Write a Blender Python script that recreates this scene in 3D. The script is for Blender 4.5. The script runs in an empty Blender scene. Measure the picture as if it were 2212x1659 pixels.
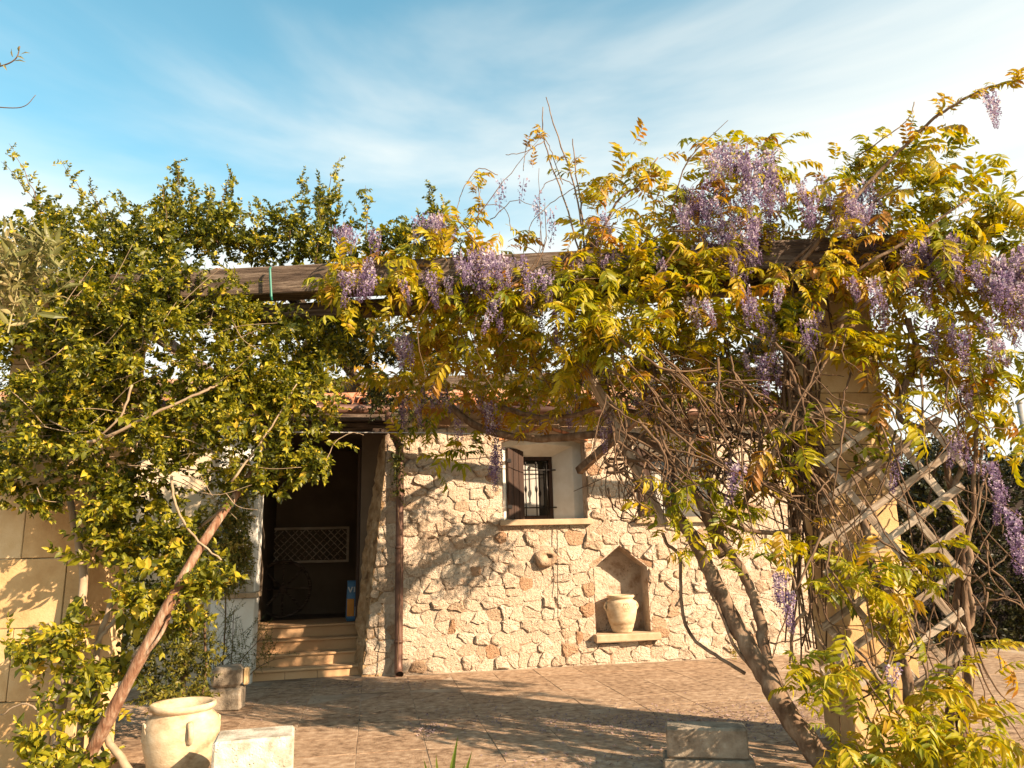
import bpy, math, random
import numpy as np
from mathutils import Vector, Matrix
R = math.radians
random.seed(11); rng = np.random.default_rng(11)
scene = bpy.context.scene
col = scene.collection

# ------------------------------------------------------------------ camera, sky, sun, exposure
PITCH, ROLL, EYE = R(12.5), R(1.4), np.array([0, 0, 1.5])
W, H, F = 2212., 1659., 1640.
fw = np.array([0, math.cos(PITCH), math.sin(PITCH)])
up0 = np.array([0, -math.sin(PITCH), math.cos(PITCH)]); rt0 = np.array([1., 0, 0])
rt = rt0*math.cos(ROLL) - up0*math.sin(ROLL); up = up0*math.cos(ROLL) + rt0*math.sin(ROLL)
cam_data = bpy.data.cameras.new('camera'); cam = bpy.data.objects.new('camera', cam_data); col.objects.link(cam)
cam_data.sensor_width = 36; cam_data.lens = 36*F/W; cam_data.clip_start = 0.05; cam_data.clip_end = 5000
M3 = Matrix((rt, up, -fw)).transposed()
cam.matrix_world = Matrix.Translation(EYE) @ M3.to_4x4()
scene.camera = cam
scene.view_settings.view_transform = 'Standard'; scene.view_settings.look = 'None'
scene.view_settings.gamma = 1; scene.view_settings.exposure = 1.25
scene.cycles.max_bounces = 4; scene.cycles.diffuse_bounces = 1; scene.cycles.transmission_bounces = 2; scene.cycles.glossy_bounces = 2

SUN_AZ, SUN_EL = R(56), R(27)      # azimuth measured from -Y (behind the camera) towards +X
to_sun = Vector((math.sin(SUN_AZ)*math.cos(SUN_EL), -math.cos(SUN_AZ)*math.cos(SUN_EL), math.sin(SUN_EL)))
sl = bpy.data.lights.new('sun', 'SUN'); sun = bpy.data.objects.new('sun', sl); col.objects.link(sun)
sl.energy = 5.0; sl.angle = R(0.55); sl.color = (1.0, 0.79, 0.57)
sun.rotation_euler = to_sun.to_track_quat('Z', 'Y').to_euler(); sun.location = (20, -15, 20)

world = bpy.data.worlds.new('World'); scene.world = world; world.use_nodes = True
def build_world():
    nt = world.node_tree; N = nt.nodes; L = nt.links; N.clear()
    out = N.new('ShaderNodeOutputWorld'); bg = N.new('ShaderNodeBackground')
    sky = N.new('ShaderNodeTexSky'); sky.sky_type = 'NISHITA'; sky.sun_disc = False
    sky.sun_elevation = SUN_EL; sky.sun_rotation = math.pi - SUN_AZ
    sky.air_density = 1.0; sky.dust_density = 0.6; sky.ozone_density = 1.5
    tc = N.new('ShaderNodeTexCoord')
    mp = N.new('ShaderNodeMapping'); mp.inputs['Rotation'].default_value = (0.0, R(62), 0.0); mp.inputs['Scale'].default_value = (0.9, 1.0, 3.4)
    no = N.new('ShaderNodeTexNoise'); no.inputs['Scale'].default_value = 1.15; no.inputs['Detail'].default_value = 6; no.inputs['Roughness'].default_value = 0.52
    no.inputs['Distortion'].default_value = 0.5
    L.new(tc.outputs['Generated'], mp.inputs[0]); L.new(mp.outputs[0], no.inputs['Vector'])
    # thin cirrus veil, thicker towards the bright east side of the sky and the horizon
    sep = N.new('ShaderNodeSeparateXYZ'); L.new(tc.outputs['Generated'], sep.inputs[0])
    def mth(op, a, b):
        m = N.new('ShaderNodeMath'); m.operation = op
        for i, v in enumerate((a, b)):
            if hasattr(v, 'links'): L.new(v, m.inputs[i])
            else: m.inputs[i].default_value = v
        return m.outputs[0]
    base = mth('ADD', mth('ADD', mth('MULTIPLY', sep.outputs[0], 0.24), 0.54), mth('MULTIPLY', sep.outputs[2], -1.9))
    v = mth('ADD', base, mth('MULTIPLY', no.outputs[0], 1.6))
    ra = N.new('ShaderNodeMapRange'); ra.interpolation_type = 'SMOOTHSTEP'
    ra.inputs['From Min'].default_value = 0.02; ra.inputs['From Max'].default_value = 0.72; ra.inputs['To Max'].default_value = 0.92
    L.new(v, ra.inputs[0])
    tint = N.new('ShaderNodeMix'); tint.data_type = 'RGBA'; tint.blend_type = 'MULTIPLY'; tint.inputs[0].default_value = 1
    tint.inputs['B'].default_value = (1.5, 2.2, 1.75, 1)
    L.new(sky.outputs[0], tint.inputs['A'])
    mx = N.new('ShaderNodeMix'); mx.data_type = 'RGBA'
    L.new(ra.outputs[0], mx.inputs[0]); L.new(tint.outputs['Result'], mx.inputs['A'])
    mx.inputs['B'].default_value = (7.6, 7.5, 6.9, 1)
    L.new(mx.outputs['Result'], bg.inputs[0]); bg.inputs[1].default_value = 0.066
    L.new(bg.outputs[0], out.inputs[0])
build_world()

# ------------------------------------------------------------------ pixel helpers (photo seen at 2212 x 1659)
def ray(x, y): return fw + rt*((x-W/2)/F) - up*((y-H/2)/F)
def P(x, y, Y): d = ray(x, y); return EYE + d*(Y/d[1])
def G(x, y, z=0.): d = ray(x, y); return EYE + d*((z-EYE[2])/d[2])

# ------------------------------------------------------------------ object helpers
def tag(o, label=None, cat=None, group=None, kind=None):
    if label: o['label'] = label
    if cat: o['category'] = cat
    if group: o['group'] = group
    if kind: o['kind'] = kind
    return o
def empty(name, loc=(0, 0, 0), rz=0., label=None, cat=None, group=None):
    o = bpy.data.objects.new(name, None); col.objects.link(o); o.location = loc; o.rotation_euler = (0, 0, rz)
    o.empty_display_size = 0.1
    return tag(o, label, cat, group)
def link(name, mesh, parent=None, loc=None, rot=None):
    o = bpy.data.objects.new(name, mesh); col.objects.link(o)
    if parent: o.parent = parent
    if loc is not None: o.location = loc
    if rot is not None: o.rotation_euler = rot
    return o

class MB:
    def __init__(s): s.v = []; s.f = []
    def add(s, vs, fs):
        n = len(s.v); s.v.extend([tuple(map(float, q)) for q in vs]); s.f.extend([tuple(i+n for i in q) for q in fs]); return s
    def box(s, a, b, bev=0.0, jit=0.0, M=None):
        a = list(a); b = list(b)
        if bev <= 0:
            vs = [(x, y, z) for z in (a[2], b[2]) for y in (a[1], b[1]) for x in (a[0], b[0])]
            fs = [(0, 2, 3, 1), (4, 5, 7, 6), (0, 1, 5, 4), (2, 6, 7, 3), (0, 4, 6, 2), (1, 3, 7, 5)]
        else:
            vs = []; idx = {}
            for cx in (0, 1):
                for cy in (0, 1):
                    for cz in (0, 1):
                        for ax in range(3):
                            p = [(a[0], b[0])[cx], (a[1], b[1])[cy], (a[2], b[2])[cz]]
                            for k, c in enumerate((cx, cy, cz)):
                                if k != ax: p[k] += bev*(1 if c == 0 else -1)
                            idx[(cx, cy, cz, ax)] = len(vs); vs.append(p)
            fs = []
            for ax in range(3):
                o1, o2 = [k for k in range(3) if k != ax]
                for s_ in (0, 1):
                    q = []
                    for c1, c2 in ((0, 0), (1, 0), (1, 1), (0, 1)):
                        c = [0, 0, 0]; c[ax] = s_; c[o1] = c1; c[o2] = c2; q.append(idx[(*c, ax)])
                    fs.append(tuple(q))
                for c1 in (0, 1):
                    for c2 in (0, 1):
                        c0 = [0, 0, 0]; c0[o1] = c1; c0[o2] = c2; cc = list(c0); cc[ax] = 1
                        fs.append((idx[(*c0, o1)], idx[(*cc, o1)], idx[(*cc, o2)], idx[(*c0, o2)]))
            for cx in (0, 1):
                for cy in (0, 1):
                    for cz in (0, 1): fs.append(tuple(idx[(cx, cy, cz, k)] for k in range(3)))
        if jit: vs = [[c+random.uniform(-jit, jit) for c in q] for q in vs]
        if M is not None: vs = [tuple(M @ Vector(q)) for q in vs]
        return s.add(vs, fs)
    def tube(s, pts, rad, n=7, caps=True):
        pts = [np.array(p, float) for p in pts]; m = len(pts)
        if not hasattr(rad, '__len__'): rad = [rad]*m
        vs = []; ref = np.array([0.31, 0.2, 0.93])
        for i, p in enumerate(pts):
            t = pts[min(i+1, m-1)] - pts[max(i-1, 0)]; t = t/(np.linalg.norm(t)+1e-9)
            if i == 0:
                a = np.cross(t, ref); a /= np.linalg.norm(a)+1e-9
            else:
                a = a - t*(a@t); a /= np.linalg.norm(a)+1e-9
            b = np.cross(t, a)
            for k in range(n):
                w = 2*math.pi*k/n; vs.append(p + (a*math.cos(w)+b*math.sin(w))*rad[i])
        fs = [(i*n+k, i*n+(k+1) % n, (i+1)*n+(k+1) % n, (i+1)*n+k) for i in range(m-1) for k in range(n)]
        if caps: fs += [tuple(range(n-1, -1, -1)), tuple((m-1)*n+k for k in range(n))]
        return s.add(vs, fs)
    def lathe(s, prof, n=40, c=(0, 0, 0)):
        vs = []; m = len(prof)
        for r, z in prof:
            for k in range(n):
                w = 2*math.pi*k/n; vs.append((c[0]+r*math.cos(w), c[1]+r*math.sin(w), c[2]+z))
        fs = [(i*n+k, i*n+(k+1) % n, (i+1)*n+(k+1) % n, (i+1)*n+k) for i in range(m-1) for k in range(n)]
        return s.add(vs, fs)
    def mesh(s, name, mat, smooth=False):
        me = bpy.data.meshes.new(name); me.from_pydata(s.v, [], s.f)
        if mat: me.materials.append(mat)
        if smooth: me.polygons.foreach_set('use_smooth', [True]*len(me.polygons))
        me.update(); return me
    def build(s, name, mat, parent=None, smooth=False, loc=None, rot=None):
        return link(name, s.mesh(name, mat, smooth), parent, loc, rot)

def spline(pts, n=6):
    pts = [np.array(p, float) for p in pts]
    if len(pts) < 3: return pts
    q = [2*pts[0]-pts[1]] + pts + [2*pts[-1]-pts[-2]]; out = []
    for i in range(1, len(q)-2):
        for k in range(n):
            t = k/n; a, b, c, d = q[i-1], q[i], q[i+1], q[i+2]
            out.append(0.5*((2*b)+(c-a)*t+(2*a-5*b+4*c-d)*t*t+(3*b-a-3*c+d)*t**3))
    out.append(pts[-1]); return out
def taper(n, a, b): return [a+(b-a)*i/max(1, n-1) for i in range(n)]

# ------------------------------------------------------------------ materials
def nodes(name):
    m = bpy.data.materials.new(name); m.use_nodes = True; nt = m.node_tree; nt.nodes.clear()
    out = nt.nodes.new('ShaderNodeOutputMaterial'); b = nt.nodes.new('ShaderNodeBsdfPrincipled')
    nt.links.new(b.outputs[0], out.inputs[0]); return m, nt, nt.nodes, nt.links, b, out
def ramp(N, stops):
    r = N.new('ShaderNodeValToRGB'); e = r.color_ramp.elements
    while len(e) < len(stops): e.new(0.5)
    for i, (p, c) in enumerate(stops): e[i].position = p; e[i].color = (*c, 1)
    return r
def coords(N, L, scale=(1, 1, 1), kind='Object'):
    tc = N.new('ShaderNodeTexCoord'); mp = N.new('ShaderNodeMapping'); mp.inputs['Scale'].default_value = scale
    L.new(tc.outputs[kind], mp.inputs[0]); return mp.outputs[0]
def noise(N, L, vec, scale, detail=5, rough=0.6):
    n = N.new('ShaderNodeTexNoise'); n.inputs['Scale'].default_value = scale; n.inputs['Detail'].default_value = detail
    n.inputs['Roughness'].default_value = rough; L.new(vec, n.inputs['Vector']); return n.outputs[0]
def addbump(N, L, b, h, strength, dist):
    bp = N.new('ShaderNodeBump'); bp.inputs['Strength'].default_value = strength; bp.inputs['Distance'].default_value = dist
    L.new(h, bp.inputs['Height']); L.new(bp.outputs[0], b.inputs['Normal'])
def mathn(N, L, op, a, b=0.):
    m = N.new('ShaderNodeMath'); m.operation = op
    for i, v in enumerate((a, b)):
        if hasattr(v, 'links'): L.new(v, m.inputs[i])
        else: m.inputs[i].default_value = v
    return m.outputs[0]
def mixc(N, L, f, a, b, mode='MIX'):
    m = N.new('ShaderNodeMix'); m.data_type = 'RGBA'; m.blend_type = mode
    for k, v in ((0, f), ('A', a), ('B', b)):
        if hasattr(v, 'links'): L.new(v, m.inputs[k])
        elif k == 0: m.inputs[0].default_value = v
        else: m.inputs[k].default_value = (*v, 1)
    return m.outputs['Result']

def mat_basic(name, stops, scale=4, rough=0.85, bump=0.3, bdist=0.01, bscale=25, stretch=(1, 1, 1), rand=0.0, pits=0.0, metal=0., kind='Object', spec=0.3):
    m, nt, N, L, b, out = nodes(name)
    v = coords(N, L, stretch, kind)
    oi = N.new('ShaderNodeObjectInfo')
    vv = N.new('ShaderNodeVectorMath'); vv.operation = 'ADD'; L.new(v, vv.inputs[0])
    sc = N.new('ShaderNodeVectorMath'); sc.operation = 'SCALE'; sc.inputs[0].default_value = (37, 17, 53); L.new(oi.outputs['Random'], sc.inputs['Scale'])
    L.new(sc.outputs[0], vv.inputs[1]); v = vv.outputs[0]
    n1 = noise(N, L, v, scale, 7, 0.62)
    f = mathn(N, L, 'ADD', n1, mathn(N, L, 'MULTIPLY', mathn(N, L, 'SUBTRACT', oi.outputs['Random'], 0.5), rand))
    r = ramp(N, stops); L.new(f, r.inputs[0]); c = r.outputs[0]
    h = noise(N, L, v, bscale, 6, 0.65)
    if pits:
        vo = N.new('ShaderNodeTexVoronoi'); vo.inputs['Scale'].default_value = bscale*1.3; L.new(v, vo.inputs['Vector'])
        pr = N.new('ShaderNodeMapRange'); pr.inputs['From Max'].default_value = 0.35; L.new(vo.outputs['Distance'], pr.inputs[0])
        nz = noise(N, L, v, bscale*0.35, 3)
        gate = N.new('ShaderNodeMapRange'); gate.inputs['From Min'].default_value = 0.5; gate.inputs['From Max'].default_value = 0.62; L.new(nz, gate.inputs[0])
        inv = mathn(N, L, 'MULTIPLY', mathn(N, L, 'SUBTRACT', 1.0, pr.outputs[0]), gate.outputs[0])
        h = mathn(N, L, 'SUBTRACT', h, mathn(N, L, 'MULTIPLY', inv, pits))
    L.new(c, b.inputs['Base Color']); b.inputs['Roughness'].default_value = rough; b.inputs['Metallic'].default_value = metal
    b.inputs['Specular IOR Level'].default_value = spec
    if bump: addbump(N, L, b, h, bump, bdist)
    return m

def mat_stone(name, stops, stuff=False):
    m, nt, N, L, b, out = nodes(name)
    v = coords(N, L)
    oi = N.new('ShaderNodeObjectInfo'); ge = N.new('ShaderNodeNewGeometry')
    rnd = mathn(N, L, 'FRACT', mathn(N, L, 'ADD', oi.outputs['Random'], mathn(N, L, 'MULTIPLY', ge.outputs['Random Per Island'], 3.7)))
    r = ramp(N, stops); L.new(rnd, r.inputs[0])
    n1 = noise(N, L, v, 7, 8, 0.68)
    g = ramp(N, [(0.30, (0.30, 0.19, 0.11)), (0.45, (0.90, 0.84, 0.76)), (0.72, (1.25, 1.22, 1.16))]); L.new(n1, g.inputs[0])
    c = mixc(N, L, 0.85, r.outputs[0], g.outputs[0], 'MULTIPLY')
    n3 = noise(N, L, v, 3.1, 4, 0.6)
    rs = N.new('ShaderNodeMapRange'); rs.inputs['From Min'].default_value = 0.56; rs.inputs['From Max'].default_value = 0.74; rs.inputs['To Max'].default_value = 0.5
    L.new(n3, rs.inputs[0]); c = mixc(N, L, rs.outputs[0], c, (0.40, 0.19, 0.085))
    vo = N.new('ShaderNodeTexVoronoi'); vo.inputs['Scale'].default_value = 42; L.new(v, vo.inputs['Vector'])
    pr = N.new('ShaderNodeMapRange'); pr.inputs['From Max'].default_value = 0.38; pr.inputs['To Min'].default_value = 1; pr.inputs['To Max'].default_value = 0; L.new(vo.outputs['Distance'], pr.inputs[0])
    gt = N.new('ShaderNodeMapRange'); gt.inputs['From Min'].default_value = 0.5; gt.inputs['From Max'].default_value = 0.6; L.new(noise(N, L, v, 11, 3), gt.inputs[0])
    pit = mathn(N, L, 'MULTIPLY', pr.outputs[0], gt.outputs[0])
    h = mathn(N, L, 'SUBTRACT', mathn(N, L, 'ADD', mathn(N, L, 'MULTIPLY', noise(N, L, v, 13, 8, 0.7), 1.2), mathn(N, L, 'MULTIPLY', noise(N, L, v, 60, 4), 0.3)), mathn(N, L, 'MULTIPLY', pit, 0.9))
    L.new(c, b.inputs['Base Color']); b.inputs['Roughness'].default_value = 0.93; b.inputs['Specular IOR Level'].default_value = 0.15
    addbump(N, L, b, h, 1.0, 0.05)
    return m

def mat_leaf(name, stops, trans=0.35, rough=0.45, spec=0.35, rnd=0.35):
    m, nt, N, L, b, out = nodes(name)
    at = N.new('ShaderNodeAttribute'); at.attribute_name = 'tone'; oi = N.new('ShaderNodeObjectInfo')
    f = mathn(N, L, 'ADD', at.outputs['Fac'], mathn(N, L, 'MULTIPLY', mathn(N, L, 'SUBTRACT', oi.outputs['Random'], 0.5), rnd))
    r = ramp(N, stops); L.new(f, r.inputs[0])
    L.new(r.outputs[0], b.inputs['Base Color']); b.inputs['Roughness'].default_value = rough; b.inputs['Specular IOR Level'].default_value = spec
    tr = N.new('ShaderNodeBsdfTranslucent'); hs = N.new('ShaderNodeHueSaturation'); hs.inputs['Saturation'].default_value = 1.15; hs.inputs['Value'].default_value = 1.3
    L.new(r.outputs[0], hs.inputs['Color']); L.new(hs.outputs[0], tr.inputs[0])
    ms = N.new('ShaderNodeMixShader'); ms.inputs[0].default_value = trans
    L.new(b.outputs[0], ms.inputs[1]); L.new(tr.outputs[0], ms.inputs[2]); L.new(ms.outputs[0], out.inputs[0])
    return m

M = {}
M['stone'] = mat_stone('rubble_limestone', [(0.0, (0.62, 0.49, 0.37)), (0.3, (0.69, 0.57, 0.45)), (0.55, (0.60, 0.46, 0.34)), (0.75, (0.72, 0.62, 0.50)), (0.94, (0.54, 0.39, 0.27)), (0.992, (0.45, 0.26, 0.15)), (1.0, (0.6, 0.47, 0.35))])
M['mortar'] = mat_basic('lime_mortar', [(0.3, (0.32, 0.19, 0.11)), (0.48, (0.60, 0.45, 0.33)), (0.7, (0.69, 0.56, 0.43))], 6, 0.95, 1.0, 0.04, 22, pits=0.8)
M['jamb'] = mat_basic('shaded_jamb_rubble', [(0.3, (0.17, 0.09, 0.04)), (0.48, (0.42, 0.26, 0.13)), (0.7, (0.60, 0.43, 0.26))], 7, 0.95, 1.0, 0.05, 14, pits=0.8)  # wall rubble darkened and browned, the jamb's shade put into its colour
M['tufa'] = mat_basic('tufa_block', [(0.25, (0.44, 0.25, 0.10)), (0.5, (0.61, 0.40, 0.19)), (0.75, (0.71, 0.52, 0.29))], 3, 0.93, 0.5, 0.008, 60, rand=0.25, pits=0.5)
M['white'] = mat_basic('white_plaster', [(0.3, (0.66, 0.60, 0.50)), (0.6, (0.80, 0.76, 0.68))], 3, 0.9, 0.25, 0.006, 30)
M['beige'] = mat_basic('beige_plaster', [(0.3, (0.52, 0.41, 0.27)), (0.6, (0.62, 0.50, 0.35))], 2, 0.92, 0.3, 0.006, 30)
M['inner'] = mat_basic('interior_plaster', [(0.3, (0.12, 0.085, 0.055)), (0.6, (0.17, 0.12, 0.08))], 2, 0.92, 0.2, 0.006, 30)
M['sill'] = mat_basic('limestone_sill', [(0.3, (0.38, 0.25, 0.14)), (0.6, (0.54, 0.39, 0.25))], 6, 0.85, 0.4, 0.006, 50)
M['step'] = mat_basic('step_stone', [(0.25, (0.50, 0.27, 0.13)), (0.5, (0.62, 0.37, 0.19)), (0.75, (0.68, 0.46, 0.27))], 2.5, 0.8, 0.3, 0.005, 40, stretch=(0.4, 1, 1), rand=0.15)
M['tile'] = mat_basic('paving_stone', [(0.28, (0.14, 0.08, 0.044)), (0.44, (0.31, 0.195, 0.115)), (0.57, (0.42, 0.28, 0.175)), (0.75, (0.58, 0.42, 0.29))], 13.0, 0.9, 0.9, 0.010, 60, rand=0.10, pits=0.6)
M['joint'] = mat_basic('paving_joint', [(0.35, (0.18, 0.11, 0.065)), (0.6, (0.48, 0.36, 0.25))], 1.2, 0.95, 0.4, 0.01, 40)
M['soil'] = mat_basic('dry_ground', [(0.3, (0.16, 0.10, 0.05)), (0.6, (0.27, 0.18, 0.10))], 1.5, 0.95, 0.6, 0.03, 15)
M['rooftile'] = mat_basic('terracotta_roof_tile', [(0.25, (0.34, 0.12, 0.055)), (0.5, (0.50, 0.20, 0.09)), (0.75, (0.58, 0.32, 0.18))], 6, 0.88, 0.3, 0.005, 40, rand=0.3)
M['beam'] = mat_basic('weathered_beam', [(0.30, (0.020, 0.012, 0.008)), (0.43, (0.075, 0.048, 0.032)), (0.56, (0.135, 0.092, 0.064)), (0.72, (0.25, 0.185, 0.135))], 4, 0.9, 1.0, 0.02, 7, stretch=(0.9, 8, 10), rand=0.15)
M['slat'] = mat_basic('grey_slat_wood', [(0.28, (0.16, 0.105, 0.065)), (0.45, (0.36, 0.265, 0.185)), (0.6, (0.50, 0.40, 0.30)), (0.8, (0.60, 0.50, 0.39))], 4, 0.88, 0.8, 0.006, 12, stretch=(1, 8, 8), rand=0.3)
M['pole'] = mat_basic('red_brown_pole', [(0.3, (0.10, 0.042, 0.02)), (0.46, (0.23, 0.11, 0.06)), (0.56, (0.30, 0.18, 0.11)), (0.7, (0.46, 0.34, 0.24))], 5, 0.88, 1.0, 0.012, 9, stretch=(6, 6, 1.4))
M['darkwood'] = mat_basic('dark_shutter_wood', [(0.3, (0.022, 0.010, 0.005)), (0.6, (0.055, 0.026, 0.014))], 3, 0.6, 0.4, 0.004, 10, stretch=(8, 8, 0.7))
M['bark'] = mat_basic('vine_bark', [(0.28, (0.06, 0.032, 0.017)), (0.45, (0.16, 0.095, 0.055)), (0.6, (0.26, 0.175, 0.11)), (0.78, (0.38, 0.28, 0.19))], 14, 0.9, 0.8, 0.012, 22, stretch=(1, 1, 0.5))
M['twig'] = mat_basic('thin_twig', [(0.3, (0.07, 0.036, 0.018)), (0.7, (0.20, 0.12, 0.066))], 8, 0.85, 0.3, 0.003, 40)
M['drybark'] = mat_basic('pale_stem', [(0.3, (0.26, 0.17, 0.10)), (0.7, (0.46, 0.34, 0.22))], 8, 0.9, 0.5, 0.006, 30)
M['copper'] = mat_basic('brown_downpipe', [(0.3, (0.075, 0.035, 0.022)), (0.6, (0.17, 0.085, 0.055))], 4, 0.5, 0.1, 0.003, 20, metal=0.35, spec=0.5)
M['iron'] = mat_basic('wrought_iron', [(0.3, (0.012, 0.010, 0.009)), (0.7, (0.035, 0.03, 0.027))], 20, 0.45, 0.2, 0.002, 60, metal=0.6)
M['terra'] = mat_basic('pale_terracotta', [(0.28, (0.28, 0.17, 0.085)), (0.45, (0.53, 0.38, 0.23)), (0.58, (0.61, 0.47, 0.30)), (0.75, (0.68, 0.56, 0.40))], 7, 0.9, 0.5, 0.006, 50, stretch=(1, 1, 1.8), pits=0.3)
M['conc'] = mat_basic('weathered_concrete', [(0.28, (0.20, 0.15, 0.10)), (0.43, (0.44, 0.37, 0.28)), (0.55, (0.62, 0.55, 0.44)), (0.8, (0.72, 0.66, 0.55))], 8, 0.92, 0.8, 0.014, 38, pits=0.7)
M['conc_dark'] = mat_basic('dark_concrete', [(0.28, (0.10, 0.07, 0.045)), (0.45, (0.26, 0.20, 0.14)), (0.6, (0.36, 0.29, 0.21)), (0.78, (0.50, 0.43, 0.34))], 8, 0.92, 0.8, 0.014, 38, pits=0.7)  # same concrete mix in darker tones
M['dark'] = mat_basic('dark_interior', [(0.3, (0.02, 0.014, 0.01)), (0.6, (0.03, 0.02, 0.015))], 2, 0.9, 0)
M['glass'] = mat_basic('window_glass', [(0.3, (0.02, 0.018, 0.016)), (0.7, (0.03, 0.027, 0.024))], 1.5, 0.06, 0.02, 0.01, 2, spec=0.6)
M['curtain'] = mat_basic('white_curtain', [(0.3, (0.42, 0.38, 0.33)), (0.7, (0.62, 0.58, 0.52))], 3, 0.95, 0.5, 0.02, 8, stretch=(6, 1, 0.5))
M['greentie'] = mat_basic('green_tie', [(0.3, (0.02, 0.14, 0.10)), (0.7, (0.04, 0.22, 0.16))], 20, 0.5, 0)
M['wire'] = mat_basic('pale_wire', [(0.3, (0.5, 0.46, 0.42)), (0.7, (0.6, 0.56, 0.5))], 20, 0.5, 0)
M['blackwire'] = mat_basic('dark_cable', [(0.3, (0.06, 0.045, 0.03)), (0.7, (0.10, 0.075, 0.05))], 20, 0.7, 0)
M['pipe_grey'] = mat_basic('grey_pole_paint', [(0.3, (0.18, 0.17, 0.16)), (0.7, (0.26, 0.25, 0.23))], 8, 0.6, 0)
M['bag_blue'] = mat_basic('blue_bag_film', [(0.3, (0.06, 0.16, 0.30)), (0.7, (0.09, 0.22, 0.38))], 6, 0.4, 0.4, 0.01, 12)
M['bag_orange'] = mat_basic('orange_print', [(0.3, (0.55, 0.20, 0.02)), (0.7, (0.65, 0.28, 0.04))], 6, 0.45, 0.2, 0.006, 12)
M['bag_white'] = mat_basic('white_print', [(0.3, (0.6, 0.6, 0.58)), (0.7, (0.7, 0.7, 0.68))], 6, 0.5, 0)
M['petal_ground'] = mat_basic('fallen_petals', [(0.3, (0.20, 0.125, 0.11)), (0.7, (0.40, 0.28, 0.26))], 30, 0.9, 0)
M['jasmine'] = mat_leaf('vine_leaf', [(0.0, (0.055, 0.064, 0.005)), (0.3, (0.165, 0.165, 0.009)), (0.55, (0.31, 0.272, 0.014)), (0.8, (0.50, 0.385, 0.025)), (1.0, (0.64, 0.42, 0.05))], 0.33)
M['wisteria'] = mat_leaf('wisteria_leaf', [(0.0, (0.09, 0.115, 0.005)), (0.25, (0.24, 0.235, 0.006)), (0.5, (0.42, 0.345, 0.008)), (0.75, (0.47, 0.305, 0.012)), (1.0, (0.38, 0.165, 0.03))], 0.38)
M['flower'] = mat_leaf('wisteria_flower', [(0.0, (0.075, 0.04, 0.08)), (0.3, (0.20, 0.13, 0.225)), (0.6, (0.36, 0.265, 0.385)), (0.85, (0.54, 0.44, 0.51)), (1.0, (0.72, 0.62, 0.61))], 0.35, 0.7, 0.1)
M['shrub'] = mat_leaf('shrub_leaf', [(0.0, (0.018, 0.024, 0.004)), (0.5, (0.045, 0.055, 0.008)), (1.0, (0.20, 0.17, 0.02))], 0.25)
M['hedge'] = mat_leaf('shaded_hedge_leaf', [(0.0, (0.006, 0.008, 0.002)), (0.6, (0.014, 0.016, 0.004)), (1.0, (0.04, 0.038, 0.01))], 0.15)  # leaf green taken near black, shade on the hedge painted into it
M['ivy'] = mat_leaf('creeper_leaf', [(0.0, (0.05, 0.065, 0.010)), (0.5, (0.13, 0.14, 0.022)), (1.0, (0.34, 0.24, 0.05))], 0.3)
M['olive'] = mat_leaf('olive_leaf', [(0.0, (0.13, 0.135, 0.04)), (0.5, (0.27, 0.24, 0.085)), (1.0, (0.48, 0.38, 0.19))], 0.25)
M['blade'] = mat_leaf('sword_leaf', [(0.0, (0.10, 0.16, 0.02)), (0.5, (0.20, 0.25, 0.04)), (1.0, (0.34, 0.36, 0.08))], 0.3)

# ------------------------------------------------------------------ foliage toolkit
LEAF8 = np.array([[0, 0, 0], [.36, .22, .10], [.40, .55, .10], [0, 1, -.10], [-.40, .55, .10], [-.36, .22, .10], [0, .28, 0], [0, .62, -.01]])
LEAF8_F = [(0, 1, 6), (1, 2, 7, 6), (2, 3, 7), (0, 6, 5), (5, 6, 7, 4), (4, 7, 3)]
class Veg:
    """collects leaves with a tone attribute, plus stems; can be stamped many times"""
    def __init__(s): s.v = []; s.f = []; s.t = []; s.n = 0
    def add(s, vs, fs, tone):
        vs = np.asarray(vs, float); s.v.append(vs); o = s.n; s.f.extend([tuple(i+o for i in q) for q in fs])
        s.t.append(np.full(len(vs), tone) if np.isscalar(tone) else np.asarray(tone, float)); s.n += len(vs)
    def leaf(s, p, d, nrm, L, wd, tone, curl=1.0):
        d = d/(np.linalg.norm(d)+1e-9); x = np.cross(d, nrm); x /= np.linalg.norm(x)+1e-9; n = np.cross(x, d)
        T = LEAF8*np.array([wd, L, wd*curl]); T[3, 2] -= 0.10*L*curl; T[7, 2] -= 0.02*L
        s.add(p + T[:, :1]*x + T[:, 1:2]*d + T[:, 2:]*n, LEAF8_F, tone)
    def stem(s, pts, rad, tone=0.5, n=3):
        mb = MB(); mb.tube(pts, rad, n, False); s.add(mb.v, mb.f, tone)
    def arrays(s): return np.concatenate(s.v), s.f, np.concatenate(s.t)
    def mesh(s, name, mats, fm=None):
        V, Fc, T = s.arrays(); me = bpy.data.meshes.new(name); me.from_pydata(V.tolist(), [], Fc)
        for m in mats: me.materials.append(m)
        a = me.attributes.new('tone', 'FLOAT', 'POINT'); a.data.foreach_set('value', T.astype(np.float32))
        me.update(); return me
def frame(d, nrm):
    d = np.array(d, float); d /= np.linalg.norm(d)+1e-9; x = np.cross(d, nrm); x /= np.linalg.norm(x)+1e-9; n = np.cross(x, d)
    return np.stack([x, d, n], 1)
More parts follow.
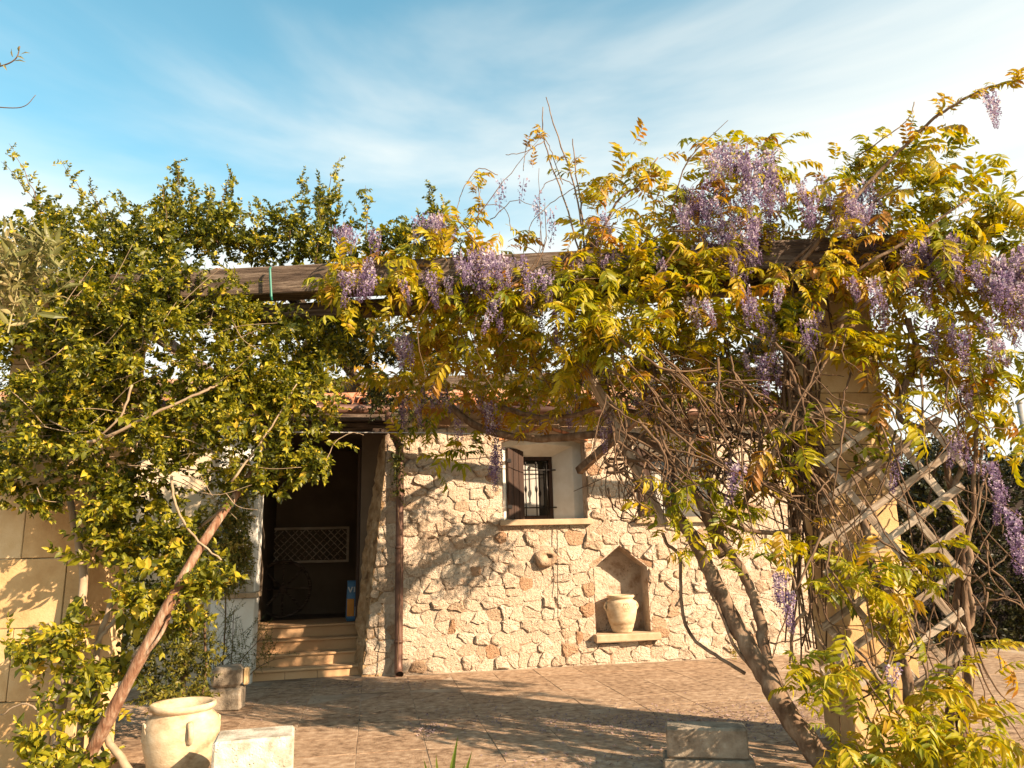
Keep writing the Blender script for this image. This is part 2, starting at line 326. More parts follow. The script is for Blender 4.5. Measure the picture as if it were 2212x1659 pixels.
class Stamp:
    """joins many transformed copies of template meshes into one mesh"""
    def __init__(s): s.v = []; s.t = []; s.fv = []; s.ft = []; s.n = 0
    def add(s, tpl, Rm, p, sc, dt):
        V, Fs, T = tpl; s.v.append(V@(Rm.T)*sc + p); s.t.append(T+dt); s.fv.append((Fs, s.n)); s.n += len(V)
    def mesh(s, name, mat):
        V = np.concatenate(s.v); T = np.concatenate(s.t)
        idx = []; tot = []
        for (fi, ft), o in s.fv: idx.append(fi+o); tot.append(ft)
        idx = np.concatenate(idx); tot = np.concatenate(tot); st = np.concatenate([[0], np.cumsum(tot)[:-1]])
        me = bpy.data.meshes.new(name); me.vertices.add(len(V)); me.vertices.foreach_set('co', V.astype(np.float32).ravel())
        me.loops.add(len(idx)); me.loops.foreach_set('vertex_index', idx.astype(np.int32))
        me.polygons.add(len(tot)); me.polygons.foreach_set('loop_start', st.astype(np.int32)); me.polygons.foreach_set('loop_total', tot.astype(np.int32))
        me.materials.append(mat)
        a = me.attributes.new('tone', 'FLOAT', 'POINT'); a.data.foreach_set('value', T.astype(np.float32))
        me.update(calc_edges=True); me.validate(); return me
def tpl(veg):
    V, Fc, T = veg.arrays()
    return (V, (np.array([i for q in Fc for i in q]), np.array([len(q) for q in Fc])), T)
def rv(s=1.): return rng.normal(0, s, 3)
U = np.array([0, 0, 1.])

def sprig(n=11, L=0.34, ll=0.076, lw=0.043, droop=0.35, wig=0.05):
    """a leafy shoot along +Y, up = +Z, leaves in opposite pairs"""
    g = Veg(); pts = []; p = np.zeros(3); d = np.array([0, 1., 0])
    for i in range(8):
        pts.append(p.copy()); p = p + d*L/7; d = d + rv(wig) + np.array([0, 0, -droop/7]); d /= np.linalg.norm(d)
    g.stem(pts, taper(8, 0.0028, 0.001), 0.75)
    for i in range(n):
        t = (i+0.7)/n; k = min(6, int(t*7)); q = pts[k] + (pts[k+1]-pts[k])*(t*7-k); ax = pts[k+1]-pts[k]; ax /= np.linalg.norm(ax)
        for s_ in (-1, 1):
            a = rng.uniform(0, math.pi) if False else (i % 2)*1.3
            side = np.array([math.cos(a)*s_, 0, math.sin(a)*s_])
            d = side*0.9 + ax*0.75 + rv(0.22) - U*0.15
            nr = U*0.8 + rv(0.45) - np.array([0, 0.0, 0])
            z = rng.choice([.5, .7, .9, 1.0, 1.15, 1.35])*(1.05-0.4*t)
            g.leaf(q, d, nr, ll*z, lw*z*1.15, rng.uniform(-0.05, 0.58) if rng.random() < 0.82 else rng.uniform(0.55, 1.05), rng.uniform(0.5, 1.6))
    d = pts[-1]-pts[-2]; g.leaf(pts[-1], d, U, ll*0.6, lw*0.5, 0.6)
    g.v = [v-np.array(pts[4]) for v in g.v]
    return g
def frond(n=6, L=0.24, ll=0.075, lw=0.024, droop=0.9):
    """a pinnate wisteria leaf along +Y, drooping to -Z"""
    g = Veg(); pts = []; p = np.zeros(3); d = np.array([0, 1., 0.15])
    for i in range(9):
        pts.append(p.copy()); p = p + d*L/8; d = d + rv(0.04) + np.array([0, 0, -droop/8]); d /= np.linalg.norm(d)
    g.stem(pts, taper(9, 0.002, 0.0009), 0.65)
    base = rng.uniform(0.2, 0.65)
    for i in range(n):
        t = 0.2+0.75*i/(n-0.6); k = min(7, int(t*8)); q = pts[k]+(pts[k+1]-pts[k])*(t*8-k); ax = pts[k+1]-pts[k]; ax /= np.linalg.norm(ax)
        for s_ in (-1, 1):
            d = np.array([s_*1.0, 0, 0]) + ax*rng.uniform(0.45, 0.8) + np.array([0, 0, -rng.uniform(0.15, 0.75)]) + rv(0.12)
            nr = U*0.9 + np.array([s_*0.25, 0.2, 0]) + rv(0.3); z = rng.uniform(0.85, 1.15)*(1.1-0.35*abs(t-0.5))
            g.leaf(q, d, nr, ll*z, lw*z*1.1, base+rng.uniform(-0.18, 0.22), rng.uniform(0.6, 2.0))
    g.leaf(pts[-1], pts[-1]-pts[-2]-U*0.3, U+rv(0.3), ll, lw*1.1, base+0.1)
    g.v = [v-np.array(pts[3]) for v in g.v]
    return g
def raceme(L=0.27, n=64, r0=0.046, sparse=1.0):
    """a hanging wisteria flower cluster, from the origin down -Z"""
    g = Veg(); pts = []; p = np.zeros(3); d = np.array([rng.normal(0, .15), rng.normal(0, .15), -1])
    for i in range(7):
        pts.append(p.copy()); p = p+d*L/6; d = d+rv(0.07); d[2] = -1; d /= np.linalg.norm(d)
    g.stem(pts, taper(7, 0.0022, 0.001), 0.3)
    for i in range(n):
        t = 0.06+0.94*i/n; k = min(5, int(t*6)); q = pts[k]+(pts[k+1]-pts[k])*(t*6-k)
        a = i*2.39996+rng.normal(0, .3); rr = r0*(1.0-0.72*t)*rng.uniform(0.55, 1.15)*sparse
        o = np.array([math.cos(a), math.sin(a), 0.1]); c = q+o*rr; z = (1.35-0.65*t)*rng.uniform(0.8, 1.25)
        tn = rng.uniform(0.1, 0.9) if t < 0.75 else rng.uniform(0.05, 0.45)
        x = np.cross(o, U); x /= np.linalg.norm(x)
        for (dx, dz, wd, ln, dt) in ((0, 1, .016, .017, 0.2), (0.5, -0.7, .010, .015, -0.12), (-0.5, -0.7, .010, .015, -0.05)):
            dd = o*0.55+x*dx+U*dz+rv(0.25); dd /= np.linalg.norm(dd); s1 = np.cross(dd, o); s1 /= np.linalg.norm(s1)+1e-9
            A = c; B = c+dd*ln*z*0.6+s1*wd*z*0.5; C_ = c+dd*ln*z+o*0.004; D = c+dd*ln*z*0.6-s1*wd*z*0.5
            g.add([A, B, C_, D], [(0, 1, 2, 3)], min(1, max(0, tn+dt)))
    return g

def region(cx, cy, rx, ry, Y, dY, n, edge=1.0):
    """n points inside an ellipsoid that stands at photo position cx,cy and distance Y"""
    out = []
    for _ in range(n):
        while True:
            a, b, c = rng.uniform(-1, 1, 3)
            if a*a+b*b+c*c <= 1: break
        out.append(P(cx+a*rx*edge, cy+b*ry*edge, Y+c*dY))
    return out
def to_matrix(Rm, p, sc):
    m = Matrix([[*(Rm[0]*sc), p[0]], [*(Rm[1]*sc), p[1]], [*(Rm[2]*sc), p[2]], [0, 0, 0, 1]]); return m

# ================================================================== SETTING
ground = MB().add([(-400, -60, -0.06), (400, -60, -0.06), (400, 900, -0.06), (-400, 900, -0.06)], [(0, 1, 2, 3)]).build('ground', M['soil']); tag(ground, kind='structure')

TH = R(10.4); O = G(860, 1458)
eu = np.array([math.cos(TH), math.sin(TH), 0]); ev = np.array([-math.sin(TH), math.cos(TH), 0])
def HL(u, v, z): return O+eu*u+ev*v+U*z            # house coordinates to the world
def toU(p): q = np.array(p)-O; return q@eu, q@ev, q[2]
def WU(x, y, v=0.):                                # photo position on the house wall plane -> (u, z)
    d = ray(x, y); n = -ev; o = O+ev*v; p = EYE+d*(((o-EYE)@n)/(d@n)); q = toU(p); return q[0], q[2]

terrace = MB().box((-7.5, -8.5, -0.3), (8.5, 0.25, -0.003)).build('terrace', M['joint'], None, loc=tuple(O), rot=(0, 0, TH)); tag(terrace, kind='structure')
ts = 0.545
tile_meshes = []
for k in range(6):
    mb = MB(); mb.box((0.003, 0.003, -0.03), (ts-0.003, ts-0.003, 0.0), 0.002, 0.0008); tile_meshes.append(mb.mesh('paving_tile', M['tile']))
for j in range(12):
    for i in range(-7, 15):
        v = -0.10-(j+1)*ts; u = i*ts+0.1; pw = HL(u+.3, v+.3, 0)
        if abs(pw[0]) > 0.70*pw[1]+0.8 or pw[1] < 3.9: continue
        link('paving_tile', random.choice(tile_meshes), terrace, (u, v, random.uniform(-0.0025, 0.0025)), (random.uniform(-.003, .003), random.uniform(-.003, .003), 0))

# ================================================================== HOUSE
house = empty('stone_house', tuple(O), TH, 'rubble stone house with terracotta roof, arched niche and dark porch doorway', 'house')
WTOP, UR = 3.50, 6.05
def uleft(z): return -0.46+0.10*z
# openings: (u0, u1, z bottom, z top left, z top apex, z top right)
w1 = [*WU(1085, 1131), *WU(1270, 1127)]; wt = WU(1170, 925)[1]
WIN1 = (w1[0]+.02, w1[2]-0.0, 1.93, 3.02, wt, 3.02)
WIN2 = (WIN1[0]+1.93, WIN1[0]+3.10, 1.93, 3.02, wt, 3.02)
NI = (2.66, 3.43, 0.385, 1.26, 1.56, 1.26)
OPEN = [WIN1, WIN2, NI]
def ztop(o, u):
    m = (o[0]+o[1])/2
    return o[3]+(o[4]-o[3])*(u-o[0])/(m-o[0]) if u < m else o[4]+(o[5]-o[4])*(u-m)/(o[1]-m)
wall_mb = MB()
cuts = sorted({-0.2, UR, *[c for o in OPEN for c in (o[0], (o[0]+o[1])/2, o[1])]})
for a, b in zip(cuts[:-1], cuts[1:]):
    za, zb = 0.-0.05, 0.-0.05
    for o in sorted([o for o in OPEN if o[0] <= a+1e-6 and o[1] >= b-1e-6], key=lambda o: o[2]):
        wall_mb.add([(a, 0, za), (b, 0, zb), (b, 0, o[2]), (a, 0, o[2])], [(0, 1, 2, 3)]); za, zb = ztop(o, a), ztop(o, b)
    wall_mb.add([(a, 0, za), (b, 0, zb), (b, 0, WTOP), (a, 0, WTOP)], [(0, 1, 2, 3)])
# slanting left end with the splayed rough jamb of the doorway
nz = 56; rows = []; nk = 12
jn = rng.normal(0, 1, (nz+1, nk)); jn = (jn+np.roll(jn, 1, 0)+np.roll(jn, 1, 1)*.7)/1.9
for i in range(nz+1):
    z = -0.05+(WTOP+0.05)*i/nz; row = [(-0.2, 0, z)]
    for k in range(nk):
        t = k/(nk-1.); u = uleft(z)-0.17*t*(1-0.35*abs(z-1.5)/1.5)+jn[i, k]*.016*(k > 0)+.012*math.sin(z*9+k)*(k > 0); row.append((u, 0.0+0.50*t, z))
    rows.append(row)
jamb_mb = MB(); vs = [q for r_ in rows for q in r_]; jamb_mb.add(vs, [(i*(nk+1)+k, (i+1)*(nk+1)+k, (i+1)*(nk+1)+k+1, i*(nk+1)+k+1) for i in range(nz) for k in range(nk)])
wall_mb.add([(UR, 0, -.05), (UR, 5, -.05), (UR, 5, WTOP), (UR, 0, WTOP)], [(0, 1, 2, 3)])
wall_mb.add([(-0.5, 5, -.05), (UR, 5, -.05), (UR, 5, WTOP), (-0.5, 5, WTOP)], [(0, 1, 2, 3)])
# niche lining and the stone sides of the window openings
def lining(mb, o, d, floor=True):
    m = (o[0]+o[1])/2; prof = [(o[0], o[2]), (o[0], o[3]), (m, o[4]), (o[1], o[5]), (o[1], o[2])]
    n = len(prof); vs = [(u, -0.01, z) for u, z in prof]+[(u, d, z) for u, z in prof]
    fs = [(i, i+1, n+i+1, n+i) for i in range(n-1)]
    if floor: fs += [(n-1, 0, n, 2*n-1)]
    mb.add(vs, fs); return [(u, d, z) for u, z in prof]
bk = lining(wall_mb, NI, 0.29); wall_mb.add(bk, [(0, 1, 2, 3, 4)])
for o in (WIN1, WIN2): lining(wall_mb, o, 0.22)
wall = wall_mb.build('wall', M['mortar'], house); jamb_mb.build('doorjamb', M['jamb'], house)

# rubble stones: cells of an uneven mosaic, cut where the openings are
def clip(poly, n, d):                               # keep n.p <= d
    out = []
    for i in range(len(poly)):
        p, q = poly[i], poly[(i+1) % len(poly)]; a = n@p-d; b = n@q-d
        if a <= 0: out.append(p)
        if a*b < 0: out.append(p+(q-p)*(a/(a-b)))
    return out
seeds = []; z = 0.03
while z < WTOP+0.1:
    hrow = random.uniform(0.12, 0.20)
    u = -0.55+random.uniform(0, .2)
    while u < UR+0.1:
        wd = random.uniform(0.13, 0.34)
        if random.random() < 0.18: wd *= 0.6
        seeds.append((u+wd/2, z+hrow/2+random.uniform(-.055, .055))); u += wd
        if random.random() < 0.10: seeds.append((u+random.uniform(-.03, .03), z+random.uniform(0, hrow)))
    z += hrow
S = np.array(seeds); AS = 1.45
cells = []
for i, s_ in enumerate(S):
    poly = [np.array(q) for q in ((s_[0]-.4, s_[1]-.4), (s_[0]+.4, s_[1]-.4), (s_[0]+.4, s_[1]+.4), (s_[0]-.4, s_[1]+.4))]
    dd = (S-s_)*np.array([1, AS]); near = np.argsort((dd**2).sum(1))[1:22]
    for j in near:
        n = (S[j]-s_)*np.array([1, AS*AS]); md = (S[j]+s_)/2
        poly = clip(poly, n, n@md)
        if len(poly) < 3: break
    if len(poly) < 3: continue
    poly = clip(poly, np.array([-1, 0.10]), 0.46-0.005) if True else poly     # left end: u >= uleft(z)
    poly = clip(poly, np.array([1., 0]), UR); poly = clip(poly, np.array([0, -1.]), -0.01) if len(poly) > 2 else poly
    poly = clip(poly, np.array([0, 1.]), WTOP-.02) if len(poly) > 2 else poly
    if len(poly) < 3: continue
    c = sum(poly)/len(poly); dead = False
    for o in OPEN:
        m = (o[0]+o[1])/2; g = 0.012
        cons = [(np.array([1., 0]), o[0]-g), (np.array([-1., 0]), -o[1]-g), (np.array([0, 1.]), o[2]-g)]
        for (ua, za, ub, zb) in ((o[0], o[3], m, o[4]), (m, o[4], o[1], o[5])):
            nrm = np.array([za-zb, ub-ua]); nrm = nrm/np.linalg.norm(nrm)        # outward (up) normal
            cons.append((-nrm, -(nrm@np.array([ua, za]))-g))
        inside = lambda p: all(n@p > d for n, d in cons)
        if any(inside(p) for p in poly) or inside(c) or any(inside(poly[k]*t+poly[(k+1) % len(poly)]*(1-t)) for k in range(len(poly)) for t in (.25, .5, .75)):
            best = max((clip(poly, n, d) for n, d in cons), key=lambda q: 0 if len(q) < 3 else abs(sum(q[k][0]*q[(k+1) % len(q)][1]-q[k][1]*q[(k+1) % len(q)][0] for k in range(len(q)))))
            poly = best
            if len(poly) < 3: dead = True; break
    if dead: continue
    ar = abs(sum(poly[k][0]*poly[(k+1) % len(poly)][1]-poly[k][1]*poly[(k+1) % len(poly)][0] for k in range(len(poly))))/2
    if ar < 0.006: continue
    cells.append((poly, ar))
def stone_geo(poly, ar):
    c = sum(poly)/len(poly); pts = []
    m = len(poly)
    for k in range(m):
        a, b = poly[k], poly[(k+1) % m]; L_ = np.linalg.norm(b-a)
        if L_ < 0.02: continue
        pts.append(a+(b-a)*random.uniform(.14, .24)+np.array([random.gauss(0, .011), random.gauss(0, .011)]))
        if L_ > 0.13: pts.append(a+(b-a)*random.uniform(.42, .58)+(c-a)*random.uniform(-0.03, 0.07))
        pts.append(a+(b-a)*random.uniform(.76, .86)+np.array([random.gauss(0, .006), random.gauss(0, .006)]))
    gap = random.uniform(0.0, 0.005); h = random.choice((.008, .011, .015, .02, .028, .042))*random.uniform(.8, 1.2)*(1.0 if ar > 0.02 else 0.7)
    pts = [c+(p-c)*max(0.5, 1-gap/max(.03, np.linalg.norm(p-c))) for p in pts]; n = len(pts)
    tx, tz = random.uniform(-.10, .10), random.uniform(-.14, .14)
    vs = [(p[0], 0.012, p[1]) for p in pts]
    for f, dep in ((0.965, 0.72), (0.80, 1.0)):
        for p in pts:
            q = c+(p-c)*(f+random.uniform(-.05, .04)); vs.append((q[0], -h*dep*random.uniform(.65, 1.3)+(q[0]-c[0])*tx+(q[1]-c[1])*tz, q[1]))
    vs.append((c[0], -h*1.08, c[1]))
    fs = []
    for r_ in range(2):
        fs += [(r_*n+k, r_*n+(k+1) % n, (r_+1)*n+(k+1) % n, (r_+1)*n+k) for k in range(n)]
    fs += [(2*n+k, 2*n+(k+1) % n, 3*n) for k in range(n)]
    return vs, fs, c
def vis(cell):
    c = sum(cell[0])/len(cell[0]); return cell[1]*(1.0 if c[0] < 3.9 and c[1] < 3.2 else 0.15)
cells.sort(key=vis, reverse=True); rest = MB()
for i, (poly, ar) in enumerate(cells):
    vs, fs, c = stone_geo(poly, ar)
    if i < 300:
        MB().add([(v[0]-c[0], v[1], v[2]-c[1]) for v in vs], fs).build('stone', M['stone'], wall, False, loc=(c[0], 0, c[1]))
    else: rest.add(vs, fs)
tag(rest.build('small_stones', M['stone'], wall, False), kind='stuff')
# left plastered wall, porch pier, porch room
MB().box((-5.6, 0.02, -.05), (-2.32, 0.30, 3.42)).build('plaster_wall', M['beige'], house)
pier = MB().box((-2.32, -0.10, -.05), (-1.80, 0.32, 1.02), 0.01).box((-2.32, -0.10, 1.085), (-1.80, 0.32, 3.24), 0.01).build('porch_pier', M['white'], house)
MB().box((-2.36, -0.13, 1.02), (-1.77, 0.34, 1.085), 0.008).build('ledge', M['sill'], pier)
for k in range(3):
    for r_ in range(2): MB().box((-2.30+k*.165, -0.112, 1.10+r_*.12), (-2.30+k*.165+.155, -0.104, 1.21+r_*.12)).build('wall_tile', M['conc'], pier)
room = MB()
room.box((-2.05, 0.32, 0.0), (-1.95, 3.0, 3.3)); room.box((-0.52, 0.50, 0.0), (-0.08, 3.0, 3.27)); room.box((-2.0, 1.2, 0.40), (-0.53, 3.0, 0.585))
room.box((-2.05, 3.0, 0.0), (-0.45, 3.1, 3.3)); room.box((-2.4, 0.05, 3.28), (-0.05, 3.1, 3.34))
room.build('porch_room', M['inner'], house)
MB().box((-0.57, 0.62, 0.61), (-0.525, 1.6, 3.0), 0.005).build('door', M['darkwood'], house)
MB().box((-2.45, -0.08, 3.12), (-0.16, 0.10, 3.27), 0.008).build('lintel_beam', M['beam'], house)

# steps
A0 = G(524, 1474); ln = 1.62; sang = R(5); sl_o = toU(A0); ZS = (0.125, 0.275, 0.43, 0.59)
for k in range(4):
    zt = ZS[k]; zb = ZS[k-1] if k else 0.; sh = 0.265*k; bk_ = sh+.8 if k < 3 else sh+1.0
    mb = MB()
    if k == 0:
        for a, b in ((-0.02, .50), (.505, .90), (.905, ln)): mb.box((a, sh, 0.0), (b, bk_, zt-.032))
    else: mb.box((-0.02+0.02*k, sh, zb+.001), (ln, bk_, zt-0.032))
    mb.box((-0.05+.02*k, sh-0.03, zt-0.030), (ln, bk_, zt), 0.008, 0.001)
    mb.build('step', M['step'], house, loc=(sl_o[0], sl_o[1], 0), rot=(0, 0, sang))

# roof with barrel tiles, gutter, fascia, downpipe
SL = R(17); EV = -0.26; EZ = 3.47
def roofp(s): return (EV+s*math.cos(SL), EZ+s*math.sin(SL))
mb = MB(); a = roofp(0); b = roofp(4.2)
mb.add([(-5.6, a[0], a[1]-.05), (UR+.25, a[0], a[1]-.05), (UR+.25, b[0], b[1]-.05), (-5.6, b[0], b[1]-.05), (-5.6, a[0], a[1]), (UR+.25, a[0], a[1]), (UR+.25, b[0], b[1]), (-5.6, b[0], b[1])],
       [(0, 3, 2, 1), (4, 5, 6, 7), (0, 1, 5, 4), (1, 2, 6, 5), (2, 3, 7, 6), (3, 0, 4, 7)])
roof = mb.build('roof', M['rooftile'], house)
def barrel(L_, r0, r1, th=0.014, convex=True):
    mb = MB(); n = 8; vs = []
    for (yy, r_) in ((0, r0), (L_, r1)):
        for rr in (r_, r_-th):
            for k in range(n+1):
                w = math.pi*k/n; vs.append((rr*math.cos(w), yy, rr*math.sin(w)*(1 if convex else -1)))
    m = n+1; fs = []
    for k in range(n):
        fs += [(k, k+1, 2*m+k+1, 2*m+k), (m+k, 3*m+k, 3*m+k+1, m+k+1), (k, m+k, m+k+1, k+1)]
    return mb.add(vs, fs).mesh('roof_tile', M['rooftile'], False)
bt = barrel(0.42, 0.095, 0.075); pitch_u = 0.235
for c_ in range(3):
    for i in range(22 if c_ else 44):
        u = -3.3+i*pitch_u if not c_ else -2.9+i*pitch_u
        if u > UR: continue
        s0 = -0.06+c_*0.34; q = roofp(s0)
        link('roof_tile', bt, roof, (u+random.uniform(-.008, .008), q[0], q[1]+0.035+random.uniform(-.004, .006)), (SL-.03, 0, random.uniform(-.03, .03)))
MB().tube([(-5.5, -0.40, 3.40), (-0.10, -0.40, 3.385)], 0.062, 12).build('gutter', M['copper'], house, True)
MB().box((-5.6, -0.20, 3.27), (0.1, -0.14, 3.40), 0.004).build('fascia', M['beam'], house)
MB().tube([(0.3, -0.34, 3.41), (UR+.2, -0.34, 3.40)], 0.055, 12).build('gutter', M['copper'], house, True)
dp = spline([(-0.16, -0.40, 3.36), (-0.16, -0.40, 3.24), (-0.11, -0.32, 3.10), (-0.02, -0.16, 2.92), (0.0, -0.115, 2.78)], 5)+[np.array((0.0, -0.115, z)) for z in (2.2, 1.5, .8, .22)]+[np.array((0.0, -0.125, .14)), np.array((0.0, -0.16, .06)), np.array((0.01, -0.21, 0.03))]
pipe = MB().tube(dp, 0.052, 14, False).build('downpipe', M['copper'], house, True)
for z in (0.42, 1.6, 2.7): MB().tube([(0, -0.115, z-.02), (0, -0.115, z+.02)], 0.058, 14).build('bracket', M['copper'], pipe, True)
q = [(0.01, -0.20, 0.036), (0.01, -0.1995, 0.0365)]
MB().tube([(0.008, -0.155, .07), (0.008, -0.19, .045)], 0.044, 12).build('dark_outlet', M['dark'], pipe, True)

# windows
def window(o, shutter):
    m = (o[0]+o[1])/2; v0 = 0.215
    mb = MB(); fr = (o[0]+.30, o[1]-.38, 1.96, 2.86)      # frame opening
    # splayed white plaster: from the stone opening at v0 to the frame at v=.46
    prof = [(o[0], o[2]), (o[0], o[3]), (m, o[4]), (o[1], o[5]), (o[1], o[2])]
    outer = [(o[0]+.0, v0, o[2]), (o[0]+.0, v0, o[3]), (m, v0, o[4]), (o[1]-.0, v0, o[5]), (o[1]-.0, v0, o[2])]
    face = [(o[0]+.07, v0, o[2]), (o[0]+.07, v0, 2.98), (m, v0, 3.02), (o[1]-.13, v0, 2.98), (o[1]-.13, v0, o[2])]
    inn = [(fr[0], .46, o[2]), (fr[0], .46, fr[3]), ((fr[0]+fr[1])/2, .46, fr[3]), (fr[1], .46, fr[3]), (fr[1], .46, o[2])]
    mb.add(outer+face+inn, [(k, k+1, 5+k+1, 5+k) for k in range(4)]+[(5+k, 6+k, 11+k, 10+k) for k in range(4)]+[(9, 5, 10, 14)])
    w = mb.build('window', M['white'], house)
    MB().box((o[0]-.06, -0.10, o[2]-.075), (o[1]+.04, 0.46, o[2]+.004), 0.006, .001).build('sill', M['sill'], w)
    f = MB(); a, b, z0, z1 = fr; y0, y1 = .455, .52
    for q in (((a, y0, z0), (a+.05, y1, z1)), ((b-.05, y0, z0), (b, y1, z1)), ((a+.05, y0, z1-.05), (b-.05, y1, z1)), ((a+.05, y0, z0), (b-.05, y1, z0+.05))): f.box(*q)
    f.build('frame', M['darkwood'], w)
    MB().box((a+.04, .49, z0+.04), (b-.04, .50, z1-.04)).build('pane', M['glass'], w)
    MB().box((a+.06, .482, z0+.05), (a+.06+(b-a)*.48, .486, z1-.10)).build('curtain', M['curtain'], w)
    for k in range(3):
        u = a+.10+k*(b-a-.2)/2
        MB().tube([(u, .40, z0+.02), (u, .40, z1-.10)], .009, 6).lathe([(0, z1-.13), (.016, z1-.12), (.02, z1-.1), (.013, z1-.08), (0, z1-.075)], 8, (u, .40, 0)).lathe([(0.009, 2.33), (.02, 2.37), (.02, 2.40), (0.009, 2.44)], 8, (u, .40, 0)).build('grille_bar', M['iron'], w, True)
    for z in (2.12, 2.66): MB().tube([(a-.03, .41, z), (b+.04, .41, z)], .009, 6).build('grille_bar', M['iron'], w, True)
    arch = [(o[0]-.05, o[3]), (m, o[4]), (o[1]+.05, o[5])]
    for k in range(2):
        (ua, za), (ub, zb) = arch[k], arch[k+1]
        for j in range(5):
            t0, t1 = j/5+.01, (j+1)/5-.01; p = [(ua+(ub-ua)*t, za+(zb-za)*t) for t in (t0, t1)]
            b_ = MB(); vs = [(x_, y_, z_+dz) for dz in (0.006, .045) for y_ in (-.035, .1) for (x_, z_) in p]
            b_.add(vs, [(0, 2, 3, 1), (4, 5, 7, 6), (0, 1, 5, 4), (2, 6, 7, 3), (0, 4, 6, 2), (1, 3, 7, 5)]).build('arch_brick', M['rooftile'], w)
    if shutter:
        # shutter leaf folded open against the left splay, its board edges showing
        hx, hy = o[0]+.10, .20; tx, ty = fr[0]+.06, .36
        d = Vector((tx-hx, ty-hy, 0)); Ls = d.length; rz = math.atan2(d.y, d.x)
        for k in range(3):
            MB().box((k*Ls/3+.002, -.02, 0), ((k+1)*Ls/3-.002, .02, 1.0), .004).build('shutter_board', M['darkwood'], w, loc=(hx, hy, 1.955), rot=(0, 0, rz))
        for z in (2.1, 2.75): MB().box((-.03, -.035, 0), (.05, -.022, .05)).build('hinge', M['iron'], w, loc=(hx, hy, z), rot=(0, 0, rz))
    return w
window(WIN1, True); window(WIN2, True)

# niche shelf, carved hollow stone
MB().box((NI[0]-.05, -0.14, NI[2]-.095), (NI[1]+.10, 0.27, NI[2]+.006), .012, .003).build('niche_shelf', M['sill'], house)
cu, cz = WU(1178, 1204)
mb = MB(); n = 18; vs = []
prof = [(0.16, 0.02), (0.165, -0.05), (0.135, -0.12), (0.085, -0.13), (0.07, -0.10), (0.06, 0.02), (0.0, 0.05)]
for r_, v_ in prof:
    for k in range(n):
        w_ = 2*math.pi*k/n; s_ = 0.78 if math.sin(w_) > 0 else 1.0
        inner = r_ < .08; rr_ = r_*(.62 if inner else 1.0)*(1+.07*math.sin(3*w_+1)+.05*math.sin(5*w_))
        vs.append((cu+rr_*math.cos(w_)+(.045 if inner else 0), v_*(1.0 if math.sin(w_) < .2 else .6), cz+rr_*math.sin(w_)*.80*s_+(.02 if inner else 0)))
mb.add(vs, [(i*n+k, i*n+(k+1) % n, (i+1)*n+(k+1) % n, (i+1)*n+k) for i in range(len(prof)-1) for k in range(n)]).build('carved_stone', M['stone'], house, True)
# chimney-less top cable and clothes line
MB().tube([HL(*q) for q in ((WU(1201, 1130)[0], -0.06, 1.85), (WU(1202, 1240)[0], -0.065, 1.2), (WU(1203, 1335)[0], -0.06, .62))], .006, 5).build('cable', M['blackwire'])
tag(bpy.data.objects['cable'], 'thin dark cable running down the stone wall below the grilled window', 'cable')
cl = [HL(-4.2, -0.55, 3.07), HL(-1.5, -0.55, 3.055), HL(0.4, -0.5, 3.06), HL(2.2, -0.3, 3.05), HL(3.6, -0.05, 3.06)]
tag(MB().tube(cl, .006, 5).build('washing_line', M['wire']), 'pale washing line stretched across the dark porch below the gutter', 'wire')

# ================================================================== THINGS ON THE TERRACE
def pot_profile(s=1.0):
    return [(0, 0), (.17, 0), (.185, .02), (.20, .06), (.205, .075), (.213, .08), (.225, .13), (.235, .16), (.243, .165), (.262, .24), (.285, .33), (.296, .40), (.298, .45), (.288, .51), (.262, .555), (.235, .575), (.228, .59), (.232, .60), (.255, .61), (.262, .63), (.258, .65), (.245, .658), (.225, .65), (.205, .62), (.20, .58), (.22, .5), (.22, .2), (0, .15)]
def make_pot(name, loc, s, rz, label, sz=1.0):
    t = empty(name, loc, rz, label, 'pot')
    MB().lathe([(r*s, z*s*sz) for r, z in pot_profile()], 48).build('body', M['terra'], t, True)
    for k, w_ in enumerate((0.0, math.pi)):
        pts = []
        for j in range(9):
            a = math.pi*j/8; rr = .275+.055*math.sin(a)-(.02 if j == 8 else 0); z = (.535-.155*j/8)
            pts.append((rr*s*math.cos(w_), rr*s*math.sin(w_), z*s*sz))
        MB().tube(pts, [.026*s]*2+[.023*s]*5+[.026*s]*2, 8).build('handle', M['terra'], t, True)
    for w_ in (-math.pi*.5, math.pi*.5):       # moulded flower badge
        b = MB()
        for (pu, pz) in [(0, 0)]+[(.045*math.cos(k*math.pi/3), .05*math.sin(k*math.pi/3)) for k in range(6)]:
            a = w_+pu/.29; c = np.array((.288*math.cos(a), .288*math.sin(a), .455+pz)); n_ = np.array((math.cos(a), math.sin(a), 0)); x_ = np.array((-math.sin(a), math.cos(a), 0))
            ring = [(c+x_*.022*math.cos(k*math.pi/5)+U*.024*math.sin(k*math.pi/5)+n_*.002)*np.array([s, s, s*sz]) for k in range(11)]
            b.tube(ring, .010*s, 5, False)
        b.build('flower_badge', M['terra'], t, True)
    return t
make_pot('terracotta_pot', tuple(G(384, 1703)), 0.83, R(-55), 'big pale terracotta urn at the front left beside the concrete block')
nu, nzz = WU(1344, 1360); make_pot('terracotta_pot', tuple(HL((NI[0]+NI[1])/2+.0, 0.06, NI[2]+.008)), 0.72, R(12), 'small pale terracotta urn standing in the arched wall niche', 1.05)

